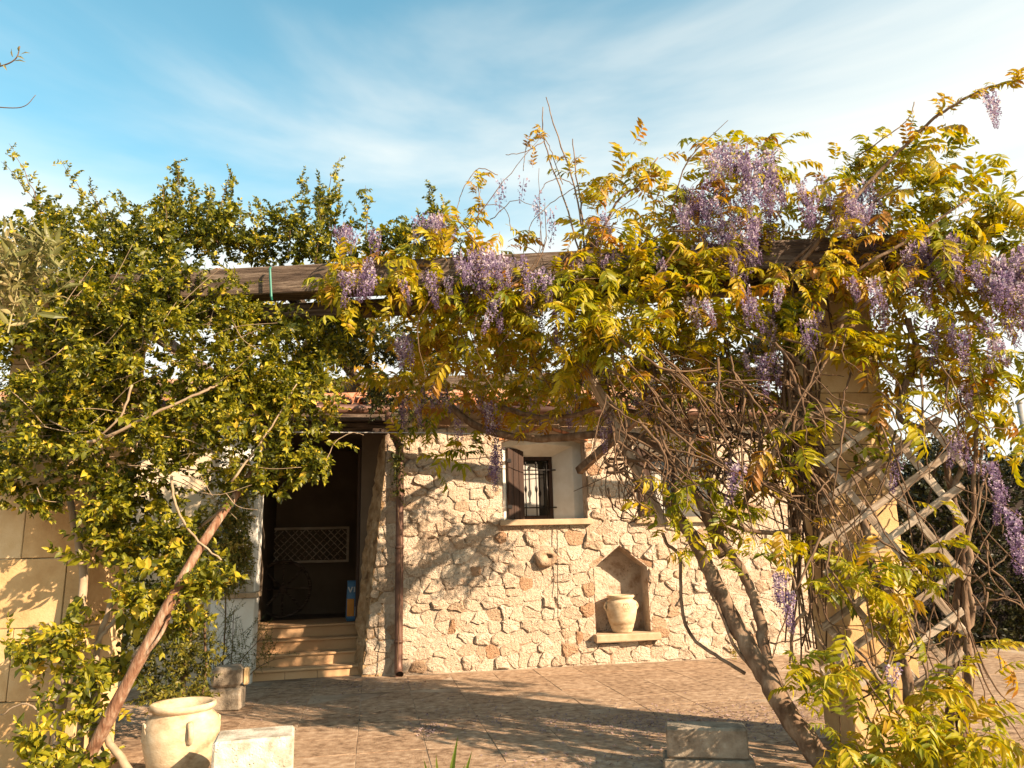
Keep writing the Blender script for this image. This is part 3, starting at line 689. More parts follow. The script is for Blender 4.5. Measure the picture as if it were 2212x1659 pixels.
def block(name, loc, sx, sy, sz, rz, mat, label, plinth=None):
    t = empty(name, loc, rz, label, 'block')
    z0 = 0
    if plinth:
        MB().box((-sx/2-.03, -sy/2-.03, 0), (sx/2+.03, sy/2+.03, plinth), .012, .003).build('plinth', mat, t); z0 = plinth+.001
    MB().box((-sx/2, -sy/2, z0), (sx/2, sy/2, z0+sz), .014, .003).build('body', mat, t); return t
pL = P(532, 1598, 4.95); block('concrete_block', (pL[0], pL[1]+.17, 0), .47, .34, pL[2], R(15), M['conc'], 'pale sunlit concrete block beside the big terracotta urn')
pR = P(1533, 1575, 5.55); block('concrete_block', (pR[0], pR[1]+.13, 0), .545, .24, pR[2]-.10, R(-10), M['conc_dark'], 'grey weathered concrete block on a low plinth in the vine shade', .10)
bp = G(489, 1533)
t = empty('stone_post', tuple(bp), R(8), 'short mossy stone post beside the foot of the steps', 'post')
MB().box((-.16, -.12, 0), (.16, .14, .22), .02, .005).box((-.15, -.11, .221), (.14, .13, .43), .035, .006).build('body', M['conc_dark'], t)
MB().box((.15, .0, .23), (.20, .10, .40), .01, .002).build('brick', M['tufa'], t)

# printed bag on the porch floor by the jamb
bgp = HL(-0.52, -0.02+.42, 0.705)
bgq = G(764, 1335, .705)
t = empty('printed_bag', tuple(HL(-0.60, 1.14, 0.597)), TH+R(4), 'blue printed sack with orange picture leaning by the stone doorjamb', 'bag')
mb = MB()
rowsb = [(0, .10, .05), (.06, .115, .065), (.3, .11, .06), (.45, .10, .045), (.52, .095, .015), (.56, .10, .006)]
vs = []
for z, sx, sy in rowsb:
    for k in range(12):
        w_ = 2*math.pi*k/12; c_, s_ = math.cos(w_), math.sin(w_)
        vs.append((sx*math.copysign(abs(c_)**.5, c_), sy*math.copysign(abs(s_)**.5, s_)+z*.05, z))
mb.add(vs, [(i*12+k, i*12+(k+1) % 12, (i+1)*12+(k+1) % 12, (i+1)*12+k) for i in range(len(rowsb)-1) for k in range(12)]+[tuple(range(11, -1, -1)), tuple(60+k for k in range(12))])
bag = mb.build('body', M['bag_blue'], t, True)
MB().box((-.10, -.069, .07), (.0, -.062, .31), .002).build('picture', M['bag_orange'], t)
MB().box((.01, -.069, .07), (.10, -.062, .2), .002).build('white_panel', M['bag_white'], t)
def stroke(mb, a, b, w_, y): 
    a = np.array(a); b = np.array(b); d = (b-a)/np.linalg.norm(b-a); n_ = np.array([-d[1], d[0]])*w_/2
    mb.add([(q[0], yy, q[1]) for yy in (y, y+.003) for q in (a+n_, b+n_, b-n_, a-n_)], [(0, 1, 2, 3), (4, 7, 6, 5), (0, 4, 5, 1), (2, 6, 7, 3), (1, 5, 6, 2), (3, 7, 4, 0)])
lt = MB(); y_ = -.050
stroke(lt, (-.085, .475), (-.055, .40), .017, y_); stroke(lt, (-.028, .475), (-.056, .40), .017, y_-.0004); stroke(lt, (0.0, .475), (0.0, .40), .017, y_)
stroke(lt, (.03, .475), (.03, .40), .016, y_); stroke(lt, (.03, .468), (.075, .468), .015, y_-.0004)
lt.build('lettering', M['bag_white'], t)

# things inside the porch
t = empty('wall_trellis', tuple(HL(-1.5, 2.85, 1.45)), TH, 'dim diamond trellis panel on the back wall of the dark porch', 'trellis')
for k in range(-9, 10):
    for s_ in (1, -1):
        # thin laths cut to the panel
        x0, x1 = -.45, .72; zz0, zz1 = 0.0, .50; c0 = (k-3)*.115 if s_ > 0 else (k+5)*.115-.02
        pts = []
        for x_ in np.linspace(x0, x1, 60):
            z_ = s_*(x_-x0)*1.0+c0*1.0-(0.0 if s_ > 0 else 0.0)
            if zz0 <= z_ <= zz1: pts.append((x_, z_))
        if len(pts) > 2: MB().tube([(pts[0][0], 0.004*s_, pts[0][1]), (pts[-1][0], 0.004*s_, pts[-1][1])], .009, 4).build('lath', M['slat'], t)
for q in (((-.49, -.02, -.04), (.76, .02, 0)), ((-.49, -.02, .50), (.76, .02, .54)), ((-.49, -.02, 0), (-.45, .02, .50)), ((.72, -.02, 0), (.76, .02, .50))): MB().box(*q).build('frame_bar', M['slat'], t)
t = empty('wooden_cart_wheel', tuple(HL(-1.72, 2.3, .59)), TH+R(15), 'old wooden cart wheel standing in the dark porch', 'wheel')
ring = [(.42*math.cos(k*math.pi/12), 0, .44+.42*math.sin(k*math.pi/12)) for k in range(25)]
MB().tube(ring, .026, 6, False).build('rim', M['beam'], t, True); MB().tube([(0, -.07, .44), (0, .07, .44)], .06, 10).build('hub', M['beam'], t, True)
for k in range(8): MB().tube([(.05*math.cos(k*math.pi/4), 0, .44+.05*math.sin(k*math.pi/4)), (.40*math.cos(k*math.pi/4), 0, .44+.40*math.sin(k*math.pi/4))], .018, 6).build('spoke', M['beam'], t, True)

# ================================================================== PERGOLA, PILLARS, TRELLIS
def pillar(name, x0, x1, y0, y1, top, label, offs, ch=.505):
    t = empty(name, ((x0+x1)/2, (y0+y1)/2, 0), offs, label, 'pillar', 'pergola pillars')
    sx, sy = (x1-x0)/2, (y1-y0)/2; z = 0.; k = 0
    while z < top-.05:
        h = min(ch*random.uniform(.92, 1.06), top-z); j = random.uniform(-.008, .008)
        if k % 2: parts = [(-sx, -sx+2*sx*.34), (-sx+2*sx*.34+.006, sx)]
        else: parts = [(-sx, -sx+2*sx*.78), (-sx+2*sx*.78+.006, sx)]
        for a, b in parts: MB().box((a+j, -sy+random.uniform(-.004, .004), z+.002), (b+j, sy, z+h-.002), .005, .002).build('tufa_block', M['tufa'], t)
        z += h; k += 1
    return t
pillar('stone_pillar', -4.10, -3.29, 6.0, 6.6, 3.72, 'square tufa block pillar at the left edge, half hidden by leafy vine', 0.0)
pillar('stone_pillar', 2.44, 2.98, 6.02, 6.52, 3.68, 'square tufa block pillar behind the trellis, wrapped in wisteria stems', R(4), .46)

perg = empty('pergola', (0, 6.1, 3.6), 0, 'weathered timber pergola of heavy beams between two stone pillars', 'pergola')
def timber(name, a, b, w_, h_, mat=None, parent=None, bev=.012):
    a = Vector(a); b = Vector(b); d = b-a; L_ = d.length; mb = MB()
    nseg = 1; mb.box((0, -w_/2, -h_/2), (L_, w_/2, h_/2), bev, .004)
    o = mb.build(name, mat or M['beam'], parent)
    q = d.to_track_quat('X', 'Z'); mw = Matrix.Translation(a) @ q.to_matrix().to_4x4()
    if parent: o.matrix_parent_inverse = Matrix.Translation(parent.location).inverted()
    o.matrix_basis = mw; return o
a = P(60, 640, 6.15); b = P(1111, 587, 6.05); dd = (b-a)/(b[0]-a[0])
BA = a; BB = a+dd*(3.3-a[0])
timber('front_beam', BA+np.array([-.7, 0, -.02]), BB+dd*.5, .20, .245, None, perg)
timber('under_beam', BA+np.array([.8, .16, -.20]), BB+dd*.3+np.array([0, .16, -.18]), .14, .13, None, perg)
r0 = P(640, 836, 9.25); r1 = P(1300, 818, 9.35); rd = (r1-r0)/(r1[0]-r0[0])
timber('rear_beam', r0-rd*2.5, r0+rd*6.5, .14, .16, None, perg)
for x_ in (-3.5, -1.9, .9, 2.75):
    fz = (BA+dd*(x_-BA[0])); rz_ = r0+rd*(x_-r0[0])
    timber('joist', fz+np.array([0, .12, -.03]), rz_+np.array([0, -.08, .02]), .085, .11, None, perg)
for k, (pa, pb, w_) in enumerate(((((722, 640, 6.4)), (640, 790, 7.6), .075), ((1250, 760, 6.3), (1432, 1130, 6.5), .10), ((1448, 838, 9.38), (1250, 1018, 10.62), .10))):
    timber('brace', P(*pa), P(*pb), w_, .055 if k < 2 else .10, M['slat'] if k < 2 else M['bark'], perg, .006)
for (x_, y0_, y1_) in ((583, 581, 641), (1483, 545, 600)):
    a = P(x_, y0_, 5.92); b = P(x_+3, y1_, 5.92); c_ = b-a
    yb = 6.10
    MB().tube([a+np.array([0, .02, .02]), a, b, b+np.array([0, .02, -.02])], .010, 5).build('green_tie', M['greentie'], perg)
    bpy.data.objects[-1] if False else None
for o in list(perg.children):
    if o.name.startswith('green_tie'): o.matrix_parent_inverse = Matrix.Translation(perg.location).inverted()

# leaning pole
t0, t1 = P(178, 1665, 5.5), P(553, 1008, 5.9)
po = spline([t0-(t1-t0)*.04, P(262, 1500, 5.42), P(362, 1310, 5.42), P(440, 1170, 5.55), t1], 5)
tag(MB().tube(po, [q*random.uniform(.9, 1.1) for q in taper(len(po), .046, .026)], 12).tube(spline([P(300, 1432, 5.40), P(345, 1375, 5.38), P(372, 1320, 5.42), P(395, 1285, 5.5)], 5), taper(16, .014, .010), 7).build('leaning_pole', M['pole'], None, True), 'red brown wooden pole leaning diagonally through the leafy left vine', 'pole')

# diamond trellis by the right pillar
tre = empty('garden_trellis', tuple(P(1930, 1480, 5.5)), R(0), 'grey wooden diamond trellis standing before the right stone pillar', 'trellis')
def slat(x0, y0, x1, y1, off):
    a = P(x0, y0, 5.50+off-(x0-1930)*.0006); b = P(x1, y1, 5.50+off-(x1-1930)*.0006)
    o = timber('slat', a, b, .018, .050, M['slat'], None, .003); o.parent = tre; o.matrix_parent_inverse = Matrix.Translation(tre.location).inverted()
for y0 in (1002, 1088, 1178, 1268, 1358, 1448, 1538, 1628):        # rising to the right
    xa, ya = 1775, y0; xb, yb = 2080, y0-305*.72
    xa0 = xa
    if yb < 905: xb = xa+(y0-905)/.72; yb = 905
    if ya > 1485: xa = xa+(y0-1485)/.72; ya = 1485
    if xb-xa > 20: slat(xa, ya, xb, yb, 0)
for y0 in (640, 760, 880, 1000, 1115, 1230, 1345, 1450):            # falling to the right
    xa, ya = 1782, y0; xb, yb = 2085, y0+303*1.22
    if ya < 905: xa = xa+(905-y0)/1.22; ya = 905
    if yb > 1490: xb = 1782+(1490-y0)/1.22; yb = 1490
    if xb-xa > 20: slat(xa, ya, xb, yb, .024)


# ================================================================== VEGETATION
def scatter(owner, meshes, tpls, mat, regs, part, maxobj, dirf, scale=(0.8, 1.2), stuffname='foliage', tonejit=0.16, score=None, clump=0, csig=.08, scf=None, keep=None):
    """regs: (cx, cy, rx, ry, Y, dY, n, tone). The ones nearest the camera become parts, the rest one stuff mesh"""
    items = []
    for (cx, cy, rx, ry, Y, dY, n, tone) in regs:
        c = P(cx, cy, Y)
        cl_ = region(cx, cy, rx, ry, Y, dY, max(1, n//clump)) if clump else None
        for p in (region(cx, cy, rx, ry, Y, dY, n) if not clump else [cl_[q % len(cl_)]+rv(csig) for q in range(n)]):
            if keep and not keep(p): continue
            d, nr = dirf(p, c); items.append((p, frame(d, nr), rng.uniform(*scale)*(scf(p) if scf else 1.), tone+rng.normal(0, tonejit), rng.integers(len(tpls))))
    items.sort(key=score or (lambda q: q[0][1]))
    st = Stamp(); inv = Matrix.Translation(owner.location).inverted()
    for i, (p, Rm, s_, tn, k) in enumerate(items):
        if i < maxobj:
            o = link(part, meshes[k], owner); o.matrix_basis = inv @ to_matrix(Rm, p, s_)
        else: st.add(tpls[k], Rm, p, s_, tn)
    if st.n:
        o = link(stuffname, st.mesh(stuffname, mat), owner); o.matrix_basis = inv; tag(o, kind='stuff')
    return items

def stems(owner, name, defs, mat, n=7, wob=0.0, join=False):
    """defs: (list of (x, y, Y), r0, r1)"""
    inv = Matrix.Translation(owner.location).inverted(); J = MB()
    for pts, ra, rb in defs:
        q = spline([P(*p) for p in pts], 6)
        if wob: q = [p+rv(wob) for p in q]
        mb = J if join else MB(); mb.tube(q, taper(len(q), ra, rb), n)
        if not join:
            o = mb.build(name, mat, owner, True); o.matrix_basis = inv
    if join:
        o = J.build(name, mat, owner, True); o.matrix_basis = inv; tag(o, kind='stuff')

# ---------------- leafy climbing vine on the left
jv = empty('climbing_vine', tuple(G(150, 1720)), 0, 'dense yellow green leafy vine smothering the left pillar and beam end', 'vine')
js = [sprig() for _ in range(8)]; jt = [tpl(s) for s in js]; jm = [s.mesh('leafy_shoot', [M['jasmine']]) for s in js]
def jdir(p, c):
    o = (p-c); o /= np.linalg.norm(o)+1e-6
    d = o*0.7+np.array([.25, -.55, .25])+rv(.55); return d, U*0.7+np.array([.3, -.6, 0])+rv(.35)
JR0 = [ # cx, cy, rx, ry, Y, dY, n, tone
 (70, 560, 120, 90, 6.1, .45, 60, .02), (200, 520, 130, 90, 6.3, .5, 85, -.02), (330, 520, 130, 90, 6.4, .5, 85, -.05), (440, 500, 110, 90, 6.5, .5, 75, -.06), (590, 520, 80, 60, 6.5, .35, 48, -.08), (690, 500, 60, 75, 6.5, .3, 40, -.05),
 (130, 660, 170, 110, 5.9, .5, 120, .02), (290, 640, 150, 100, 5.9, .5, 110, .02), (420, 650, 110, 60, 5.8, .3, 50, .05),
 (120, 800, 170, 110, 5.75, .45, 130, .08), (330, 770, 190, 110, 5.75, .45, 150, .10), (520, 770, 130, 95, 5.8, .4, 95, .10), (640, 780, 80, 80, 5.95, .35, 40, .05),
 (110, 930, 150, 90, 5.7, .4, 90, .06), (320, 920, 190, 100, 5.7, .45, 130, .06), (530, 890, 140, 90, 5.75, .4, 90, .10), (660, 850, 90, 65, 5.9, .35, 45, .10),
 (70, 1030, 100, 60, 5.7, .35, 40, .06), (300, 1050, 160, 60, 5.8, .4, 55, -.02), (520, 985, 130, 55, 5.9, .4, 45, 0.), (640, 950, 80, 55, 6., .35, 28, -.02),
 (330, 1130, 120, 50, 5.7, .35, 34, .02), (390, 1210, 95, 65, 5.6, .35, 40, .12), (260, 1180, 70, 70, 5.75, .3, 26, .04), (310, 1290, 95, 60, 5.6, .3, 32, .08), (430, 1290, 40, 70, 5.55, .2, 14, .22),
 (170, 1330, 60, 50, 5.6, .25, 9, .15), (120, 1400, 90, 60, 5.5, .3, 16, .18), (210, 1450, 60, 60, 5.5, .25, 12, .2), (60, 1430, 50, 30, 5.45, .2, 5, .15), (160, 1540, 60, 50, 5.4, .25, 8, .25), (60, 1625, 80, 30, 5.2, .2, 12, .3), (200, 1640, 60, 30, 5.3, .2, 8, .25), (280, 1440, 50, 50, 5.7, .2, 5, .1),
 (700, 760, 60, 60, 6.3, .4, 25, -.05), (770, 700, 60, 60, 6.6, .5, 25, -.1), (690, 940, 25, 90, 5.9, .15, 8, .1), (600, 1040, 70, 40, 6.0, .3, 12, -.05),
 (560, 690, 90, 35, 6.2, .3, 16, .0), (640, 700, 60, 35, 6.3, .3, 12, .0), (800, 540, 110, 50, 6.5, .4, 45, -.05), (930, 520, 60, 60, 6.5, .3, 22, -.05)]
JR = [(a, b, c+12, d+12, e, f, max(3, int(g*(1.9 if b < 950 else 1.8 if b < 1100 else 1.15))), h-.05) for a, b, c, d, e, f, g, h in JR0]
scatter(jv, jm, jt, M['jasmine'], JR, 'leafy_shoot', 300, jdir, (.55, 1.25), clump=8, csig=.075, scf=lambda p: .70 if p[2] > 2.1 else .85 if p[2] > 1.6 else 1.0, score=lambda q: -q[2]*(7-q[0][1]))
# upright shoots against the sky
sk = []
def skyshoot(x, y, xb, yb, Y, n=10):
    a = P(xb, yb, Y); b = P(x, y, Y+rng.uniform(-.1, .1)); mid = (a+b)/2+rv(.05); sk.append(([(xb, yb, Y), ((x+xb)/2+rng.uniform(-12, 12), (y+yb)/2, Y), (x, y, Y)], .006, .0015))
    out = []
    for i in range(n):
        t = (i+.5)/n; p = a+(b-a)*t; ww = (1-t)*.16+.02
        out.append((p+rv(ww*.35), t))
    return out
SKY = []
for (x, y, xb, yb, n) in ((20, 310, 90, 480, 8), (5, 350, 150, 500, 9), (130, 345, 250, 500, 11), (190, 400, 240, 500, 8), (385, 345, 370, 520, 26), (350, 400, 360, 520, 14), (420, 400, 400, 520, 16), (500, 370, 470, 530, 20), (455, 410, 450, 540, 16),
                          (560, 430, 560, 560, 9), (610, 430, 620, 560, 10), (655, 370, 650, 560, 18), (690, 440, 680, 570, 16), (735, 340, 690, 520, 14), (720, 420, 690, 560, 12), (790, 400, 790, 520, 7), (925, 390, 940, 530, 14), (960, 430, 945, 520, 6), (240, 460, 260, 540, 9), (100, 430, 120, 520, 8), (300, 450, 330, 540, 10), (520, 450, 520, 560, 8), (870, 490, 880, 540, 6)):
    SKY += [(p, t) for p, t in skyshoot(x, y, xb, yb, 6.4+rng.uniform(-.2, .4), n)]
st = Stamp()
for p, t in SKY:
    d = np.array([rng.normal(0, .6), rng.normal(0, .5), .9]); st.add(jt[rng.integers(8)], frame(d, np.array([.4, -.8, .2])+rv(.3)), p, rng.uniform(.5, .85)*(1.1-.4*t), rng.normal(.0, .15))
o = link('sky_shoots', st.mesh('sky_shoots', M['jasmine']), jv); o.matrix_basis = Matrix.Translation(jv.location).inverted(); tag(o, kind='stuff')
stems(jv, 'shoot_stems', sk, M['twig'], 5, .006, True)
tw = []
for k in range(150):       # pale dry twigs inside and over the mass
    x_, y_ = rng.uniform(0, 500), rng.uniform(640, 1080); a = rng.uniform(-1.2, 1.0); L_ = rng.uniform(50, 170); Y = rng.uniform(5.45, 6.1)
    tw.append(([(x_, y_, Y), (x_+L_*.5*math.cos(a)+rng.uniform(-14, 14), y_+L_*.5*math.sin(a)+rng.uniform(-14, 14), Y-.05), (x_+L_*math.cos(a), y_+L_*math.sin(a), Y+rng.uniform(-.1, .1))], rng.uniform(.0025, .006), .0015))
stems(jv, 'dry_twigs', tw, M['drybark'], 4, .0, True)
stems(jv, 'trunk', [([(140, 1700, 5.7), (128, 1560, 5.75), (150, 1420, 5.8), (180, 1250, 5.85), (150, 1080, 5.9)], .042, .025), ([(170, 1700, 5.6), (172, 1590, 5.65), (195, 1480, 5.75), (230, 1330, 5.8), (280, 1200, 5.85)], .03, .016),
                    ([(245, 1720, 5.5), (215, 1640, 5.5), (200, 1560, 5.6), (205, 1480, 5.7)], .038, .03), ([(300, 1700, 5.4), (262, 1640, 5.45), (232, 1600, 5.5), (206, 1540, 5.6)], .03, .02), ([(290, 1420, 5.7), (330, 1380, 5.7), (395, 1345, 5.7), (408, 1300, 5.7), (415, 1260, 5.7)], .024, .018),
                    ([(285, 1430, 5.65), (330, 1370, 5.68), (370, 1310, 5.7)], .012, .009), ([(200, 1400, 5.7), (240, 1350, 5.75), (262, 1320, 5.8)], .016, .012), ([(130, 1590, 5.6), (60, 1520, 5.65), (0, 1545, 5.7)], .008, .004)], M['drybark'], 9, .004)
stems(jv, 'branch', [([(170, 960, 5.4), (240, 940, 5.4), (330, 895, 5.4), (430, 850, 5.45), (470, 830, 5.5)], .014, .008), ([(285, 830, 5.4), (260, 900, 5.4), (180, 975, 5.45)], .009, .006), ([(500, 1040, 5.5), (560, 960, 5.5), (600, 900, 5.5), (640, 830, 5.55)], .009, .004), ([(370, 1030, 5.45), (380, 1090, 5.45), (420, 1160, 5.5), (480, 1210, 5.5)], .010, .006),
                     ([(360, 1190, 5.9), (430, 1140, 6.0), (500, 1080, 6.0), (560, 1010, 6.1)], .016, .010), ([(700, 1020, 5.9), (720, 960, 5.9), (760, 935, 5.9), (785, 940, 5.9)], .004, .002)], M['drybark'], 7, .003)

# ---------------- wisteria
wv = empty('wisteria', tuple(G(1800, 1700)), 0, 'wisteria with bronze yellow leaves and purple flower clusters over the pergola', 'wisteria')
fs_ = [frond(6, .24, .09, .030), frond(5, .22, .088, .030), frond(7, .27, .09, .028), frond(6, .25, .088, .03, droop=1.3), frond(5, .21, .085, .03, droop=.5), frond(6, .23, .075, .026), frond(4, .15, .06, .02, .7), frond(7, .26, .085, .028, droop=1.6)]
ft = [tpl(f) for f in fs_]; fm = [f.mesh('leaf', [M['wisteria']]) for f in fs_]
def wdir(p, c):
    o = (p-c); o /= np.linalg.norm(o)+1e-6; d = o*.6+np.array([.15, -.5, .05])+rv(.6); d[2] -= .05
    return d, U+np.array([.2, -.3, 0])+rv(.3)
WR = [
 (770, 600, 80, 40, 5.85, .25, 14, .05), (860, 560, 90, 60, 6.1, .4, 22, .1), (780, 660, 60, 40, 5.9, .3, 8, .05), (950, 560, 90, 50, 6.2, .35, 24, .15), (960, 640, 110, 60, 6.0, .4, 30, .08), (1080, 510, 70, 40, 6.2, .3, 14, .3), (1010, 500, 50, 40, 6.2, .2, 8, .25),
 (1060, 660, 90, 45, 5.75, .3, 22, .0), (1180, 650, 110, 50, 5.7, .35, 28, .0), (1300, 620, 90, 50, 5.75, .3, 22, .02), (1430, 590, 110, 50, 5.7, .35, 30, -.02), (1350, 680, 120, 50, 5.65, .35, 30, -.02), (1480, 650, 90, 60, 5.7, .35, 24, .05),
 (930, 720, 90, 40, 6.2, .5, 18, .25), (1060, 740, 130, 45, 6.3, .7, 30, .2), (1200, 740, 130, 50, 6.2, .7, 32, .1), (1340, 760, 120, 50, 6.0, .5, 28, .12), (900, 800, 60, 50, 7.2, .6, 14, .15), (1000, 810, 120, 40, 7.2, .8, 22, .25), (1200, 810, 130, 35, 7., .8, 20, .15),
 (1280, 460, 50, 70, 6.2, .3, 16, .15), (1310, 400, 60, 50, 6.1, .3, 12, .2), (1400, 360, 70, 50, 6.1, .3, 18, .12), (1420, 450, 110, 70, 6.1, .4, 36, .18), (1360, 540, 80, 50, 6.2, .3, 16, .3), (1500, 480, 80, 80, 6.1, .4, 26, .2),
 (1580, 330, 60, 40, 6.0, .3, 16, .02), (1650, 350, 60, 60, 6.0, .3, 18, .1), (1560, 420, 70, 70, 6.0, .4, 22, .15), (1660, 450, 60, 60, 6.0, .4, 18, .1), (1640, 560, 120, 60, 6.0, .5, 28, .2), (1530, 560, 80, 50, 5.9, .4, 18, .1),
 (1770, 480, 70, 60, 6.0, .4, 20, .2), (1830, 400, 90, 60, 5.9, .4, 28, .1), (1930, 370, 90, 50, 5.8, .4, 28, .02), (1990, 330, 60, 40, 5.8, .3, 16, .05), (1870, 480, 100, 70, 5.9, .5, 32, .15), (2000, 430, 90, 60, 5.8, .4, 28, .0), (2090, 430, 90, 50, 5.7, .4, 26, -.05), (2180, 440, 60, 60, 5.6, .3, 18, .0),
 (1760, 600, 110, 60, 5.8, .5, 28, .3), (1900, 580, 120, 60, 5.8, .5, 34, .3), (2040, 540, 110, 70, 5.7, .5, 34, .1), (2160, 540, 80, 80, 5.6, .4, 28, .05), (1990, 640, 120, 50, 5.7, .5, 26, .15), (2100, 660, 100, 60, 5.6, .4, 28, .1), (2190, 690, 50, 70, 5.5, .3, 16, .1),
 (1620, 660, 110, 50, 5.9, .5, 26, .0), (1700, 690, 110, 50, 5.7, .4, 22, -.12), (1560, 740, 110, 50, 6., .5, 22, .02), (1480, 780, 80, 40, 6., .5, 12, .15), (1880, 770, 110, 45, 5.6, .3, 28, .15), (1960, 830, 70, 40, 5.6, .3, 14, .1), (2060, 770, 110, 60, 5.6, .4, 28, .15), (2140, 830, 70, 60, 5.5, .3, 16, .1), (2180, 900, 40, 60, 5.4, .3, 8, .0), (2090, 870, 60, 50, 5.6, .3, 10, .25),
 (960, 960, 40, 60, 7.0, .2, 14, -.15), (930, 920, 40, 30, 7.0, .2, 8, -.1), (1070, 880, 90, 40, 7.2, .5, 14, .25), (1200, 860, 90, 40, 7.2, .5, 12, .15), (1120, 930, 30, 30, 7., .2, 4, .3), (1290, 880, 60, 30, 7., .4, 6, .2),
 (1450, 1070, 90, 35, 5.6, .25, 12, -.05), (1560, 1090, 90, 35, 5.5, .25, 12, -.1), (1430, 1130, 30, 50, 5.5, .2, 7, .1), (1610, 1170, 60, 40, 5.5, .25, 9, .05), (1700, 1190, 80, 30, 5.4, .25, 12, -.05), (1580, 1000, 110, 40, 5.9, .4, 12, .25), (1500, 1210, 25, 30, 5.4, .2, 4, .2), (1530, 930, 130, 50, 6.1, .5, 14, .2),
 (1730, 930, 60, 40, 5.5, .3, 10, -.2), (1700, 990, 60, 50, 5.6, .3, 10, -.2), (1850, 920, 60, 50, 5.5, .2, 10, -.15), (1900, 960, 70, 40, 5.5, .25, 10, -.1), (1960, 900, 60, 40, 5.5, .3, 8, .1), (1850, 1270, 80, 45, 5.2, .25, 16, -.08), (1820, 1220, 60, 40, 5.3, .25, 9, .0), (1790, 1330, 60, 50, 5.2, .25, 9, .12), (1930, 1180, 60, 40, 5.3, .2, 9, -.1), (1980, 1240, 60, 50, 5.3, .2, 9, .0), (2000, 1160, 40, 40, 5.3, .2, 5, .1), (1950, 1370, 40, 30, 5.2, .2, 6, -.1),
 (1690, 1440, 70, 30, 5.0, .2, 8, .15), (1760, 1480, 70, 40, 5.0, .25, 12, .12), (1820, 1430, 50, 40, 5.1, .2, 6, .2), (1930, 1470, 80, 30, 5.1, .2, 10, .05), (1990, 1520, 70, 40, 5.0, .25, 14, .05), (2080, 1530, 60, 40, 5.0, .25, 14, .0), (2120, 1590, 60, 50, 4.9, .25, 14, .05), (1900, 1590, 110, 35, 4.9, .3, 22, .0), (2010, 1610, 100, 45, 4.8, .3, 26, .05), (1830, 1640, 120, 30, 4.8, .3, 22, .02), (2100, 1650, 90, 30, 4.7, .3, 18, -.05), (2160, 1430, 50, 35, 5.3, .2, 10, .2),
 (1180, 590, 60, 25, 5.75, .2, 5, .2), (1300, 570, 70, 30, 5.75, .2, 9, .2), (1400, 555, 70, 30, 5.75, .2, 9, .25), (1550, 600, 80, 30, 5.6, .2, 9, .2), (1000, 590, 60, 25, 5.8, .2, 6, .2), (860, 610, 50, 20, 5.8, .2, 4, .1), (1000, 870, 110, 30, 7.6, .4, 12, .2), (1120, 850, 100, 25, 7.8, .4, 10, .25), (1250, 850, 90, 25, 7.6, .4, 10, .2), (1420, 880, 90, 25, 7., .4, 8, .2),
 (1360, 830, 90, 40, 6.6, .5, 12, .2), (1500, 840, 110, 40, 6.4, .5, 14, .15), (1640, 830, 80, 50, 6.2, .4, 12, .1), (1180, 845, 90, 25, 7.4, .4, 10, .2),
 (2330, 560, 120, 130, 5.6, .6, 40, .1), (2330, 800, 80, 150, 5.6, .5, 25, .1), (2480, 600, 120, 120, 5.4, .6, 30, .1)]
WR = [(a, b, c, d, e, f, int(g*(1.3 if b < 540 else 2.1 if b < 880 else 1.0)), h-(.12 if b > 1000 else 0)) for a, b, c, d, e, f, g, h in WR]
def photo_xy(p):
    v = np.asarray(p)-EYE; z = v@fw; return W/2+F*(v@rt)/z, H/2-F*(v@up)/z
def wkeep(p):
    x_, y_ = photo_xy(p)
    if 1740 < x_ < 1895 and 785 < y_ < 885: return rng.random() < .08
    if 1770 < x_ < 2060 and 930 < y_ < 1190: return rng.random() < .5
    return True
scatter(wv, fm, ft, M['wisteria'], WR, 'leaf', 300, wdir, (.7, 1.25), 'foliage', .15, clump=5, csig=.09, keep=wkeep)
# leaves lying over the pergola roof between the two beams
st = Stamp(); cen = [np.array([rng.uniform(-2.8, -.3), rng.uniform(6.3, 8.6), rng.uniform(3.55, 3.9)]) for _ in range(34)]+[np.array([rng.uniform(-.3, 2.6), rng.uniform(6.3, 7.6), rng.uniform(3.5, 3.8)]) for _ in range(24)]
for c in cen:
    for _ in range(5):
        p = c+rv(.13); d = np.array([rng.normal(0, .7), -.3+rng.normal(0, .6), -.1+rng.normal(0, .3)]); st.add(ft[rng.integers(8)], frame(d, U+rv(.3)), p, rng.uniform(.9, 1.3), rng.normal(.1, .15))
o = link('roof_foliage', st.mesh('roof_foliage', M['wisteria']), wv); o.matrix_basis = Matrix.Translation(wv.location).inverted(); tag(o, kind='stuff')
rc = [raceme(), raceme(.32, 76), raceme(.22, 52), raceme(.26, 60, .05), raceme(.24, 22, .05), raceme(.2, 44, .04)]
rt_ = [tpl(r) for r in rc]; rm = [r.mesh('flower_cluster', [M['flower']]) for r in rc]
